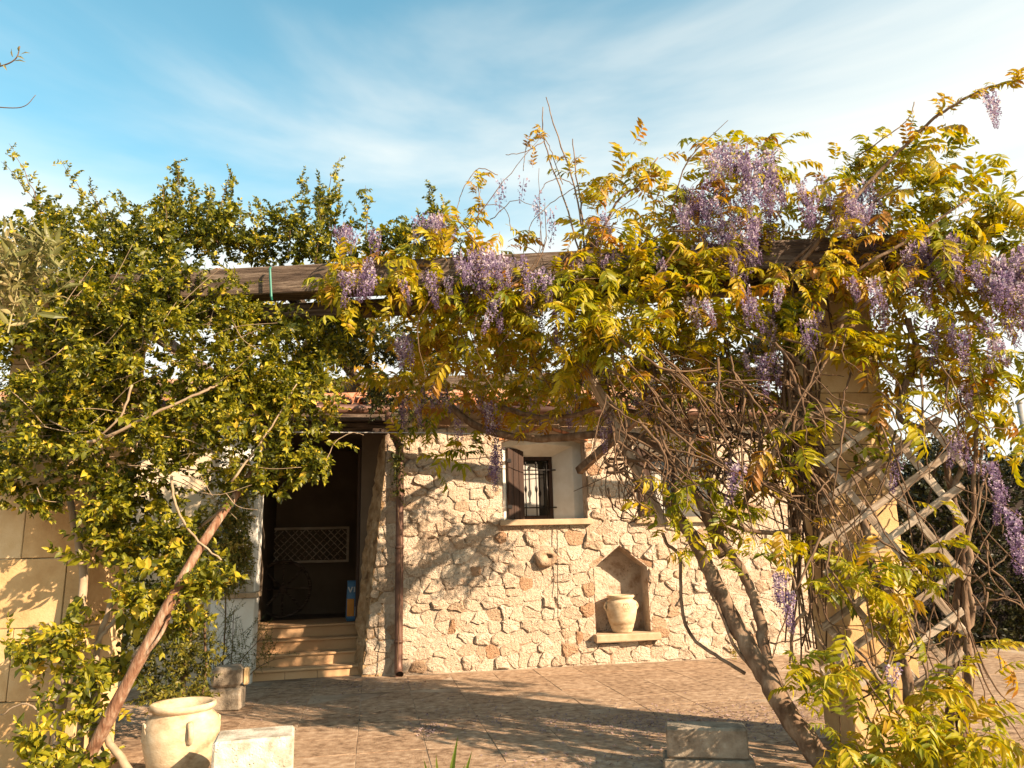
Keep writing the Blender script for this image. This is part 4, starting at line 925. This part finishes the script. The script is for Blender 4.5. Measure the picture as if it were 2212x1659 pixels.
FR = [ # cx, cy, rx, ry, Y, dY, n
 (750, 490, 25, 10, 6.2, .2, 3), (790, 500, 30, 15, 6.2, .2, 4), (935, 465, 30, 14, 6.2, .2, 6), (960, 480, 25, 15, 6.2, .2, 3), (800, 590, 55, 25, 5.9, .2, 7), (1060, 560, 55, 25, 5.85, .2, 12), (1000, 570, 40, 30, 5.9, .2, 5), (900, 590, 40, 30, 5.9, .2, 4), (870, 740, 14, 25, 6.2, .2, 3),
 (1600, 330, 60, 20, 5.9, .3, 14), (1640, 380, 45, 40, 5.9, .3, 12), (1540, 410, 50, 35, 5.9, .3, 12), (1500, 430, 40, 30, 5.9, .3, 6), (1620, 470, 50, 40, 5.9, .3, 10), (1570, 470, 60, 30, 6.0, .3, 8), (1600, 540, 25, 20, 5.8, .2, 3),
 (1760, 400, 30, 20, 5.9, .2, 4), (1790, 430, 60, 35, 5.9, .3, 10), (1850, 430, 50, 30, 5.9, .3, 9), (1880, 400, 30, 20, 5.9, .2, 4), (2060, 540, 60, 30, 5.6, .3, 9), (2130, 580, 60, 30, 5.5, .3, 12), (2190, 560, 30, 40, 5.4, .2, 8), (1990, 530, 40, 30, 5.7, .2, 5), (2200, 600, 20, 30, 5.4, .2, 4),
 (1430, 560, 80, 40, 6.1, .4, 8), (1300, 560, 60, 30, 6.1, .3, 5), (1150, 590, 40, 20, 5.9, .2, 4), (1330, 500, 50, 40, 6.2, .3, 4), (1700, 640, 90, 40, 5.7, .3, 8), (1900, 620, 90, 40, 5.6, .3, 7), (2060, 700, 50, 30, 5.5, .2, 4), (2140, 710, 30, 30, 5.4, .2, 4), (1500, 640, 30, 20, 5.6, .2, 3), (1750, 700, 15, 15, 5.5, .1, 2), (2090, 840, 30, 30, 5.5, .2, 3), (1640, 760, 40, 30, 5.9, .2, 3),
 (1075, 910, 8, 10, 7.0, .1, 1), (1078, 960, 9, 12, 7.0, .1, 2), (1075, 985, 8, 12, 7.0, .1, 2), (990, 900, 8, 10, 7.4, .1, 1), (1165, 905, 6, 10, 7.2, .1, 1), (930, 840, 25, 20, 7.2, .2, 3), (1200, 870, 50, 20, 7.2, .3, 4), (1310, 910, 20, 20, 6.6, .2, 2), (1100, 640, 60, 30, 6.0, .3, 5), (1220, 690, 50, 30, 6.0, .3, 4), (880, 870, 30, 20, 7.3, .2, 3), (1060, 860, 40, 20, 7.3, .2, 3), (1400, 800, 30, 20, 6.2, .2, 2),
 (1690, 1235, 8, 20, 5.3, .1, 2), (1695, 1280, 8, 15, 5.3, .1, 2), (1590, 1000, 20, 20, 5.8, .2, 2), (2150, 1060, 15, 15, 5.2, .1, 2), (2180, 1110, 15, 15, 5.1, .1, 2), (2205, 1170, 8, 12, 5.1, .1, 2), (2120, 1000, 20, 20, 5.3, .1, 2), (1940, 1425, 10, 15, 5.1, .1, 1), (2050, 930, 20, 25, 5.6, .1, 2), (1950, 1000, 20, 25, 5.6, .1, 1),
 (2140, 205, 8, 8, 5.4, .05, 2), (2130, 195, 8, 6, 5.4, .05, 1)]
FR = [(a, b, c*1.3, d*1.25, e-.2, f+.15, max(1, int(g*1.4))) for a, b, c, d, e, f, g in FR]
inv = Matrix.Translation(wv.location).inverted()
for (cx, cy, rx, ry, Y, dY, n) in FR:
    for p in region(cx, cy, rx, ry, Y, dY, n):
        o = link('flower_cluster', rm[rng.choice([0, 1, 2, 3, 5])], wv); s_ = rng.uniform(.8, 1.2)
        o.matrix_basis = inv @ Matrix.Translation(p) @ Matrix.Rotation(rng.uniform(0, 6.28), 4, 'Z') @ Matrix.Rotation(rng.normal(0, .12), 4, 'X') @ Matrix.Scale(s_, 4)
for (x_, y_, Y) in ((1132, 385, 6.1), (1160, 440, 6.1), (1163, 420, 6.1), (1188, 450, 6.1), (1195, 480, 6.1), (1082, 385, 6.2), (1078, 410, 6.2), (1430, 600, 5.8), (1240, 560, 6.0), (1380, 560, 6.)):
    o = link('flower_cluster', rm[4], wv); o.matrix_basis = inv @ Matrix.Translation(P(x_, y_, Y)) @ Matrix.Rotation(rng.uniform(0, 6.28), 4, 'Z')
# trunks and boughs
stems(wv, 'trunk', [
 ([(1830, 1720, 5.2), (1775, 1640, 5.25), (1700, 1540, 5.35), (1640, 1440, 5.5), (1590, 1350, 5.6), (1540, 1250, 5.7), (1500, 1170, 5.8), (1440, 1080, 5.9)], .082, .045),
 ([(1800, 1700, 5.3), (1720, 1560, 5.4), (1660, 1430, 5.5), (1640, 1330, 5.6), (1610, 1250, 5.65), (1560, 1160, 5.7), (1500, 1060, 5.8)], .05, .028),
 ([(2010, 1700, 5.4), (1960, 1480, 5.45), (1910, 1310, 5.5), (1875, 1180, 5.55), (1860, 1080, 5.6)], .040, .028),
 ([(2050, 1700, 5.5), (2052, 1500, 5.5), (2060, 1350, 5.55), (2075, 1230, 5.55), (2060, 1100, 5.6), (2040, 980, 5.6)], .035, .022),
 ([(2070, 1720, 5.4), (2090, 1450, 5.45), (2085, 1300, 5.5), (2092, 1190, 5.5), (2060, 1080, 5.5), (2090, 960, 5.5)], .030, .018),
 ([(2090, 1700, 5.5), (2060, 1430, 5.5), (2100, 1330, 5.5), (2080, 1210, 5.5), (2100, 1120, 5.5), (2110, 900, 5.5)], .024, .014)], M['bark'], 10, .006)
stems(wv, 'bough', [
 ([(975, 880, 7.2), (1020, 915, 7.1), (1080, 938, 7.0), (1170, 948, 6.9), (1280, 940, 6.7), (1380, 945, 6.5), (1450, 985, 6.2), (1510, 1080, 5.9), (1560, 1200, 5.7)], .036, .040),
 ([(1080, 878, 7.1), (1130, 893, 7.), (1180, 902, 6.9), (1240, 897, 6.8), (1300, 880, 6.6), (1380, 890, 6.5)], .026, .020),
 ([(1880, 890, 5.6), (1800, 885, 5.6), (1740, 905, 5.65), (1690, 960, 5.7), (1650, 1030, 5.75), (1600, 1090, 5.8)], .026, .018),
 ([(1960, 690, 5.7), (1980, 760, 5.7), (1950, 850, 5.65), (1945, 905, 5.6), (1990, 930, 5.6), (1940, 980, 5.55), (1870, 1030, 5.55)], .026, .022),
 ([(1660, 1010, 5.6), (1690, 930, 5.55), (1740, 850, 5.5), (1790, 770, 5.5), (1820, 700, 5.5)], .017, .009),
 ([(1730, 1145, 5.7), (1640, 1150, 5.7), (1570, 1130, 5.7), (1520, 1100, 5.75)], .020, .014),
 ([(1480, 1020, 6.0), (1560, 1000, 5.8), (1650, 1060, 5.7), (1750, 1110, 5.6), (1830, 1130, 5.5)], .012, .008),
 ([(2230, 165, 5.3), (2120, 195, 5.35), (2040, 240, 5.4), (1980, 290, 5.5), (1900, 370, 5.6), (1800, 480, 5.7), (1720, 580, 5.8)], .009, .018),
 ([(1975, 220, 5.6), (1960, 260, 5.6), (1900, 305, 5.65), (1850, 340, 5.7)], .004, .006),
 ([(1180, 210, 6.1), (1200, 280, 6.1), (1240, 400, 6.1), (1260, 520, 6.1), (1265, 640, 6.1)], .004, .010), ([(1172, 230, 6.1), (1176, 310, 6.1), (1215, 420, 6.1), (1250, 540, 6.1), (1275, 660, 6.1)], .004, .009), ([(1236, 300, 6.1), (1245, 380, 6.1), (1258, 470, 6.1), (1262, 560, 6.1)], .004, .009),
 ([(1130, 370, 6.1), (1140, 310, 6.1), (1175, 300, 6.1), (1195, 340, 6.1), (1215, 400, 6.1)], .003, .004), ([(1092, 335, 6.1), (1130, 330, 6.1), (1175, 305, 6.1)], .003, .004), ([(1165, 420, 6.1), (1180, 395, 6.1), (1210, 385, 6.1), (1240, 400, 6.1)], .003, .004),
 ([(985, 460, 6.2), (1000, 410, 6.2), (1035, 365, 6.2), (1075, 378, 6.2)], .003, .004), ([(1030, 500, 6.2), (1035, 440, 6.2), (1032, 370, 6.2)], .006, .003), ([(1000, 480, 6.2), (1040, 445, 6.2), (1090, 450, 6.2), (1105, 500, 6.2)], .003, .003), ([(1140, 520, 6.1), (1150, 480, 6.1), (1190, 440, 6.1), (1250, 400, 6.1)], .003, .004),
 ([(1260, 580, 6.0), (1330, 440, 6.0), (1380, 400, 6.0), (1420, 340, 6.0)], .012, .006), ([(1650, 640, 5.9), (1720, 560, 5.8), (1830, 470, 5.7), (1950, 400, 5.6)], .018, .008), ([(1700, 720, 5.7), (1830, 600, 5.6), (1960, 520, 5.5), (2090, 430, 5.4)], .020, .008), ([(1800, 700, 5.6), (1900, 640, 5.5), (2020, 600, 5.4), (2200, 590, 5.4)], .016, .007),
 ([(1950, 1700, 5.0), (1880, 1560, 5.1), (1800, 1430, 5.2), (1740, 1330, 5.3), (1700, 1210, 5.4)], .014, .007), ([(2000, 1700, 5.0), (1950, 1560, 5.05), (1890, 1450, 5.1), (1830, 1380, 5.2)], .016, .008), ([(2060, 1680, 5.0), (2020, 1560, 5.05), (2000, 1450, 5.1), (1960, 1340, 5.2), (1900, 1230, 5.3)], .012, .005), ([(2100, 1260, 5.4), (2140, 1230, 5.35), (2190, 1190, 5.3), (2230, 1180, 5.3)], .007, .004)], M['bark'], 8, .003)
stems(wv, 'loose_runner', [([(1430, 1150, 5.9), (1442, 1175, 5.9), (1468, 1205, 5.9), (1472, 1300, 5.85), (1490, 1370, 5.8), (1545, 1415, 5.7), (1610, 1455, 5.6)], .013, .013), ([(1525, 1260, 5.6), (1560, 1330, 5.6), (1590, 1400, 5.55), (1640, 1460, 5.5)], .010, .013), ([(1740, 1320, 5.3), (1712, 1360, 5.3), (1715, 1430, 5.3), (1745, 1470, 5.3)], .012, .010)], M['bark'], 7, .002)
tw = []
for k in range(300):       # tangle of twigs between canopy and trunks
    x_, y_ = rng.uniform(1300, 1760), rng.uniform(720, 1060); a = rng.normal(.95, .7); L_ = rng.uniform(80, 280)
    if y_+L_*math.sin(a) > 1130 and x_+L_*math.cos(a) < 1520: L_ *= .4
    Y = rng.uniform(5.4, 6.6); b_ = rng.uniform(-40, 40)
    tw.append(([(x_, y_, Y), (x_+L_*.5*math.cos(a)-b_*math.sin(a), y_+L_*.5*math.sin(a)+b_*math.cos(a), Y-.1), (x_+L_*math.cos(a), y_+L_*math.sin(a), Y+rng.uniform(-.3, .1))], rng.uniform(.004, .015), .003))
for k in range(26):        # bundle of stems up the left side of the pillar
    x_ = rng.uniform(1685, 1765); y_ = rng.uniform(560, 900); Y = rng.uniform(5.75, 6.0); x2 = x_+rng.uniform(-10, 60)
    tw.append(([(x_, y_, Y), (x_+rng.uniform(-25, 25), y_+200, Y), ((x_+x2)/2+rng.uniform(-25, 25), y_+350, Y), (x2, y_+rng.uniform(480, 640), Y-.1)], rng.uniform(.007, .016), .006))
for k in range(130):
    x_, y_ = rng.uniform(1750, 2150), rng.uniform(700, 1450); a = rng.normal(1.45, .5); L_ = rng.uniform(80, 330); Y = rng.uniform(5.1, 5.7); b_ = rng.uniform(-40, 40)
    tw.append(([(x_, y_, Y), (x_+L_*.5*math.cos(a)-b_*math.sin(a), y_+L_*.5*math.sin(a)+b_*math.cos(a), Y-.1), (x_+L_*math.cos(a), y_+L_*math.sin(a), Y+rng.uniform(-.2, .1))], rng.uniform(.004, .010), .003))
for k in range(150):
    x_, y_ = rng.uniform(950, 2200), rng.uniform(450, 800); a = rng.normal(.3, .9); L_ = rng.uniform(80, 300); Y = rng.uniform(5.5, 6.4); b_ = rng.uniform(-40, 40)
    tw.append(([(x_, y_, Y), (x_+L_*.5*math.cos(a)-b_*math.sin(a), y_+L_*.5*math.sin(a)+b_*math.cos(a), Y-.05), (x_+L_*math.cos(a), y_+L_*math.sin(a), Y+rng.uniform(-.2, .1))], rng.uniform(.003, .008), .002))
tw = [q for q in tw if not (1760 < q[0][0][0] < 2060 and 700 < q[0][0][1] < 1150 and rng.random() < .45)]
stems(wv, 'twigs', tw, M['twig'], 5, .004, True)
# leaves along the long bare shoots
st = Stamp()
for (x_, y_, Y) in ((1150, 300, 6.1), (1165, 290, 6.1), (1175, 285, 6.1), (1140, 310, 6.1), (1150, 350, 6.1), (1030, 380, 6.2), (1040, 400, 6.2), (1025, 410, 6.2), (1040, 440, 6.2), (1020, 450, 6.2), (2190, 180, 5.3), (2150, 185, 5.3), (2120, 200, 5.35), (2100, 205, 5.35), (2060, 230, 5.4), (2035, 240, 5.4), (2200, 170, 5.3), (1985, 280, 5.5), (1970, 265, 5.5), (1960, 300, 5.5), (1210, 340, 6.1), (1230, 360, 6.1), (1250, 370, 6.1)):
    for _ in range(2):
        d, nr = wdir(P(x_, y_, Y), P(x_, y_+10, Y)); st.add(ft[rng.choice([4, 5, 6, 6])], frame(d, nr), P(x_, y_, Y), rng.uniform(.7, .95), rng.normal(.25, .12))
o = link('shoot_leaves', st.mesh('shoot_leaves', M['wisteria']), wv); o.matrix_basis = inv; tag(o, kind='stuff')

# ---------------- shrubs
def shrub(name, label, mat, regs, sprigs, loc, trunk=None, dirv=(.1, -.4, .3), cat='shrub', sc=(.7, 1.2), part='leafy_shoot', nobj=0):
    t = empty(name, loc, 0, label, cat); tp = [tpl(s) for s in sprigs]; ms = [s.mesh(part, [mat]) for s in sprigs]
    def df(p, c):
        o = (p-c); o /= np.linalg.norm(o)+1e-6; return o*.8+np.array(dirv)+rv(.5), U+rv(.4)
    scatter(t, ms, tp, mat, regs, part, nobj, df, sc, 'crown', .15)
    if trunk: stems(t, 'trunk', trunk, M['twig'], 6, .003)
    return t
sb = [sprig(9, .22, .045, .022) for _ in range(5)]
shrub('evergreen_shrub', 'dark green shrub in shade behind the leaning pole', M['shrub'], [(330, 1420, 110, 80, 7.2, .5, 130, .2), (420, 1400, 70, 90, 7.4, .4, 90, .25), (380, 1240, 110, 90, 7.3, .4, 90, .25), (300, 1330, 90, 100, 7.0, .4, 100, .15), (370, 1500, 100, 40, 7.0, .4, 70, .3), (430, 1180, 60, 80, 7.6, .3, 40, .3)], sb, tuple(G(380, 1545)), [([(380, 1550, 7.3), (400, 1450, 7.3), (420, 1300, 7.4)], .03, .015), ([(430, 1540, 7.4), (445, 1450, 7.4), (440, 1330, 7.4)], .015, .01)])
sc_ = [sprig(14, .34, .03, .008, .1) for _ in range(4)]
shrub('slender_shrub', 'small wispy shrub with thin dark leaves beside the porch steps', M['shrub'], [(505, 1400, 40, 70, 8.8, .2, 34, .25), (545, 1390, 50, 60, 8.8, .2, 26, .3), (500, 1330, 30, 40, 8.9, .2, 14, .35), (580, 1400, 40, 40, 8.7, .2, 10, .3), (480, 1450, 40, 40, 8.8, .2, 22, .25)], sc_, tuple(G(495, 1500)), [([(495, 1505, 8.8), (520, 1430, 8.8), (580, 1360, 8.8)], .008, .003), ([(490, 1505, 8.8), (500, 1420, 8.8), (505, 1310, 8.9)], .008, .003), ([(500, 1500, 8.8), (560, 1440, 8.7), (615, 1420, 8.7)], .006, .002)], (.2, -.1, .8))
iv = [sprig(11, .22, .035, .022, .6) for _ in range(5)]
shrub('creeper', 'fine leaved creeper covering the white porch pier', M['ivy'], [(500, 1130, 45, 90, 9.55, .14, 240, .35), (510, 1220, 40, 60, 9.55, .14, 130, .35), (520, 1040, 40, 60, 9.6, .14, 120, .4), (450, 1160, 30, 90, 9.5, .14, 90, .3), (535, 1180, 12, 90, 9.6, .06, 26, .75), (480, 1270, 30, 25, 9.55, .08, 20, .3)], iv, tuple(G(490, 1480)), [([(478, 1480, 9.62), (485, 1380, 9.62), (490, 1250, 9.62), (500, 1100, 9.62)], .012, .006)], (.1, -.5, -.2), 'creeper')
shrub('creeper', 'dark creeper twining round the top of the brown downpipe', M['shrub'], [(868, 930, 25, 40, 9.95, .12, 30, .1), (862, 1000, 18, 50, 9.95, .1, 24, .15), (860, 1060, 14, 30, 9.95, .08, 9, .15), (845, 870, 60, 40, 9.5, .3, 50, .1), (900, 880, 50, 40, 9.2, .3, 40, .15)], iv, tuple(HL(0, -.15, 0)), [([(858, 1445, 10.05), (866, 1200, 10.02), (858, 1060, 10.0), (868, 930, 9.95), (872, 860, 9.8)], .006, .004)], (.1, -.4, -.2), 'creeper')
shrub('ground_weed', 'small green weed growing at the wall foot on the right', M['ivy'], [(1585, 1405, 14, 20, 10.6, .1, 14, .5)], [sprig(7, .14, .03, .014)], tuple(HL(4.3, -.1, 0)), None, (0, -.3, .6), 'weed', (.6, .9))
# canopy behind the front beam: dark vine leaves in the pergola shade
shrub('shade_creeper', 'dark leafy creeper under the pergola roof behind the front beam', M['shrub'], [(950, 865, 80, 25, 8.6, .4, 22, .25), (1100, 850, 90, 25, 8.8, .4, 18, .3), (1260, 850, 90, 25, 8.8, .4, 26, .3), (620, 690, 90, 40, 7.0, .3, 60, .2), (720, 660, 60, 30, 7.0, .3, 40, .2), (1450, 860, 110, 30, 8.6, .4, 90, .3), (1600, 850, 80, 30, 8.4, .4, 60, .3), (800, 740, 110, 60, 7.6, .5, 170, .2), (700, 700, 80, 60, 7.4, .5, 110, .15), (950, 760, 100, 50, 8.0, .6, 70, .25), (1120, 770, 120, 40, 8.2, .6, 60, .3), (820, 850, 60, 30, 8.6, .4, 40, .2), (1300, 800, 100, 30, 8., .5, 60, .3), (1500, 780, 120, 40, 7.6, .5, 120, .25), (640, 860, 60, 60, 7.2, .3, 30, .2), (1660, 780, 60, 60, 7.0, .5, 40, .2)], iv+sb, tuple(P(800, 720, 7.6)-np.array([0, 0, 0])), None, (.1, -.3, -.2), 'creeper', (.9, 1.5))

# right background hedge and trees
hs = [sprig(10, .5, .10, .05) for _ in range(4)]
def tree(name, label, x, y, z0, h, rx, mat, n, sc, cat='tree', group=None):
    t = empty(name, (x, y, -.06), 0, label, cat, group); st = Stamp(); tp = [tpl(s) for s in hs]
    lob = [(rng.normal(0, .45), rng.normal(0, .45), rng.uniform(-.6, .9), rng.uniform(.4, .7)) for _ in range(9)]
    for k in range(n):
        l = lob[rng.integers(9)]; d = rv(); d /= np.linalg.norm(d); rr = rng.uniform(.55, 1.)
        p = np.array([l[0]*rx, l[1]*rx, z0+h/2+l[2]*h*.35])+d*rr*l[3]*np.array([rx, rx, h*.5])*.9
        st.add(tp[rng.integers(4)], frame(d+U*.3+rv(.3), U+rv(.3)), p, rng.uniform(.7, 1.2)*sc, rng.normal(.35, .2))
    o = link('crown', st.mesh('crown', mat), t); tag(o, kind='stuff')
    tr = MB(); q = spline([(0, 0, 0), (.06, .03, z0*.5), (-.04, .02, z0+h*.25), (.05, 0, z0+h*.6)], 4); tr.tube(q, taper(len(q), .16*h/4, .04), 8)
    for k in range(5):
        a = k*1.3; b = np.array([0, 0, z0*.7+h*.08*k]); tr.tube(spline([b, b+np.array([math.cos(a)*rx*.3, math.sin(a)*rx*.3, h*.15]), b+np.array([math.cos(a)*rx*.7, math.sin(a)*rx*.7, h*.3])], 4), taper(9, .05*h/4, .015), 5)
    tr.build('trunk', M['bark'], t, True); return t
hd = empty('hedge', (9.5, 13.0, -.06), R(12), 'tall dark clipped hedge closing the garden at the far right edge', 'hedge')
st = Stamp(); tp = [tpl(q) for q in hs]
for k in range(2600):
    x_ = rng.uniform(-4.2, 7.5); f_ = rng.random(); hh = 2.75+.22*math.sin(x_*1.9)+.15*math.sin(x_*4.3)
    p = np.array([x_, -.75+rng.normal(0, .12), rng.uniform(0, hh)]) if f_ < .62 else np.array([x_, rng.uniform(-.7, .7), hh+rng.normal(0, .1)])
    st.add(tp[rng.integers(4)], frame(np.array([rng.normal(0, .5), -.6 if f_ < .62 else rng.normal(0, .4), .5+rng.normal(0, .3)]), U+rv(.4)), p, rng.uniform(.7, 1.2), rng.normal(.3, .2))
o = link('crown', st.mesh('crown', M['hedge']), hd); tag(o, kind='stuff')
MB().box((-4.2, -.5, .1), (7.5, .5, 2.55)).build('dark_core', M['dark'], hd)  # solid near-black box standing for the shade inside the hedge
for k in range(9): MB().tube([(-3.9+k*1.35, -.45, 0), (-3.85+k*1.35, -.5, .9), (-3.8+k*1.35, -.3, 1.8)], [.05, .04, .03], 7).build('trunk', M['bark'], hd, True)
tree('garden_tree', 'low distant green tree seen past the house corner', 8.2, 21, .4, 3.0, 1.8, M['ivy'], 600, 1.1)
tree('garden_tree', 'rounded distant tree seen between the trellis stems', 13.5, 24, .4, 4.0, 2.4, M['shrub'], 600, 1.3)
gp = P(2206, 900, 11.0)
t = empty('garden_lamp_post', (gp[0], gp[1], -.06), 0, 'thin grey post at the right edge behind the wisteria', 'post')
MB().tube([(0, 0, 0), (0, 0, gp[2]+.25)], .035, 10).build('shaft', M['pipe_grey'], t, True); MB().lathe([(.07, 0), (.075, .05), (.045, .07), (.035, .12)], 12).build('foot', M['pipe_grey'], t, True); MB().lathe([(.035, 0), (.05, .02), (.04, .06), (0, .08)], 12, (0, 0, gp[2]+.24)).build('cap', M['pipe_grey'], t, True)

# olive tree left of the camera; its twigs reach into the picture
ol = empty('olive_tree', (-2.75, 2.5, -.06), 0, 'olive tree whose pale grey green twigs enter at the left edge', 'tree')
oin = Matrix.Translation(ol.location).inverted()
os_ = [sprig(6, .24, .075, .018, .2) for _ in range(5)]; ot = [tpl(s) for s in os_]; om = [s.mesh('leafy_twig', [M['olive']]) for s in os_]
lim = [([(-2.75, 2.5, -.06), (-2.7, 2.45, .8), (-2.85, 2.5, 1.7), (-2.6, 2.6, 2.5), (-2.7, 2.7, 3.4)], .13, .04), ([(-2.65, 2.55, 2.2), (-2.3, 2.65, 2.5), (-2.0, 2.7, 2.6), P(-60, 640, 2.7)], .04, .012), ([(-2.65, 2.6, 2.7), (-2.4, 2.7, 3.2), P(-150, 300, 2.75), P(-60, 200, 2.75)], .03, .008)]
for pts, ra, rb in lim:
    q = spline(pts, 6); o = MB().tube(q, taper(len(q), ra, rb), 9).build('trunk' if ra > .1 else 'limb', M['drybark'], ol, True); o.matrix_basis = oin
stems(ol, 'twig', [([(-150, 150, 2.75), (-40, 148, 2.75), (10, 140, 2.75), (35, 125, 2.75), (43, 100, 2.75)], .004, .002), ([(-150, 215, 2.75), (-60, 225, 2.75), (20, 233, 2.75), (55, 228, 2.75), (77, 205, 2.75)], .003, .0012)], M['twig'], 5)
g = Veg()
for (x_, y_, dx_, dy_) in ((42, 112, -4, -16), (44, 118, 18, -8), (28, 124, -6, -22), (30, 132, 22, -3), (8, 140, 4, 8), (36, 122, 14, 2), (2, 142, -8, -14)):
    a = P(x_, y_, 2.75); b = P(x_+dx_, y_+dy_, 2.70); g.leaf(a, b-a, np.array([0, -1, .3]), np.linalg.norm(b-a), .012, .8)
o = link('leaves', g.mesh('leaves', [M['olive']]), ol); o.matrix_basis = oin; tag(o, kind='stuff')
def odir(p, c): return np.array([.7, -.3, .25])+rv(.45), U+rv(.4)
scatter(ol, om, ot, M['olive'], [(20, 590, 70, 70, 2.75, .15, 26, .15), (75, 570, 40, 70, 2.75, .1, 14, .2), (60, 640, 60, 30, 2.75, .12, 10, .3), (-150, 560, 120, 160, 2.75, .4, 60, .1), (-250, 200, 120, 150, 2.7, .4, 60, .1), (-420, 350, 150, 300, 2.6, .5, 120, .1)], 'leafy_twig', 24, odir, (.8, 1.15), 'foliage', .15, score=lambda q: -q[0][0])

# sword leaved plant at the bottom edge
sp = empty('sword_leaf_plant', tuple(G(965, 1760)), 0, 'green sword shaped leaves poking up at the bottom edge', 'plant')
sin_ = Matrix.Translation(sp.location).inverted()
for (x_, y_, xb, wd) in ((990, 1588, 962, 0.022), (1020, 1622, 985, 0.019), (915, 1640, 945, 0.021), (942, 1630, 952, 0.019), (1005, 1650, 975, 0.019), (925, 1655, 950, 0.021), (890, 1690, 940, 0.019), (1045, 1690, 980, 0.019)):
    a = np.array(G(xb, 1760)); b = P(x_, y_, a[1]-.05); g = Veg(); pts = [a+(b-a)*t+np.array([0, -.02*math.sin(t*3), 0.02*math.sin(t*3)]) for t in np.linspace(0, 1, 8)]
    sd = np.array([.9, -.35, 0]); vs = []
    for i, p in enumerate(pts):
        w_ = wd*(1.0 if i < 4 else 1-(i-3)/4.02); vs += [p-sd*w_, p+np.array([0, .006, 0]), p+sd*w_]
    g.add(vs, [(i*3+k, i*3+k+1, i*3+k+4, i*3+k+3) for i in range(7) for k in (0, 1)], rng.uniform(.3, .8))
    o = link('leaf', g.mesh('leaf', [M['blade']]), sp); o.matrix_basis = sin_

# fallen petals and leaf litter on the paving
fp = Veg()
for (cx, cy, rx, ry, n) in ((1500, 1560, 260, 40, 1700), (1800, 1540, 250, 60, 900), (1250, 1560, 200, 30, 420), (930, 1575, 40, 16, 200), (1000, 1545, 200, 50, 260), (800, 1480, 130, 18, 260), (700, 1500, 200, 60, 200), (1300, 1640, 300, 30, 220)):
    for _ in range(n):
        x_, y_ = rng.normal(cx, rx*.5), rng.normal(cy, ry*.5)
        if y_ < 1462 or y_ > 1680: continue
        p = G(x_, y_, .006); a = rng.uniform(0, 6.28); s_ = rng.uniform(.007, .016); e = np.array([math.cos(a), math.sin(a), rng.normal(0, .3)])*s_; f_ = np.array([-math.sin(a), math.cos(a), rng.normal(0, .3)])*s_*.6
        fp.add([p-e, p-f_, p+e, p+f_+U*.003], [(0, 1, 2, 3)], .5)
o = link('fallen_petals', fp.mesh('fallen_petals', [M['petal_ground']])); tag(o, 'scattered fallen purple wisteria petals on the paving', 'petals', None, 'stuff')
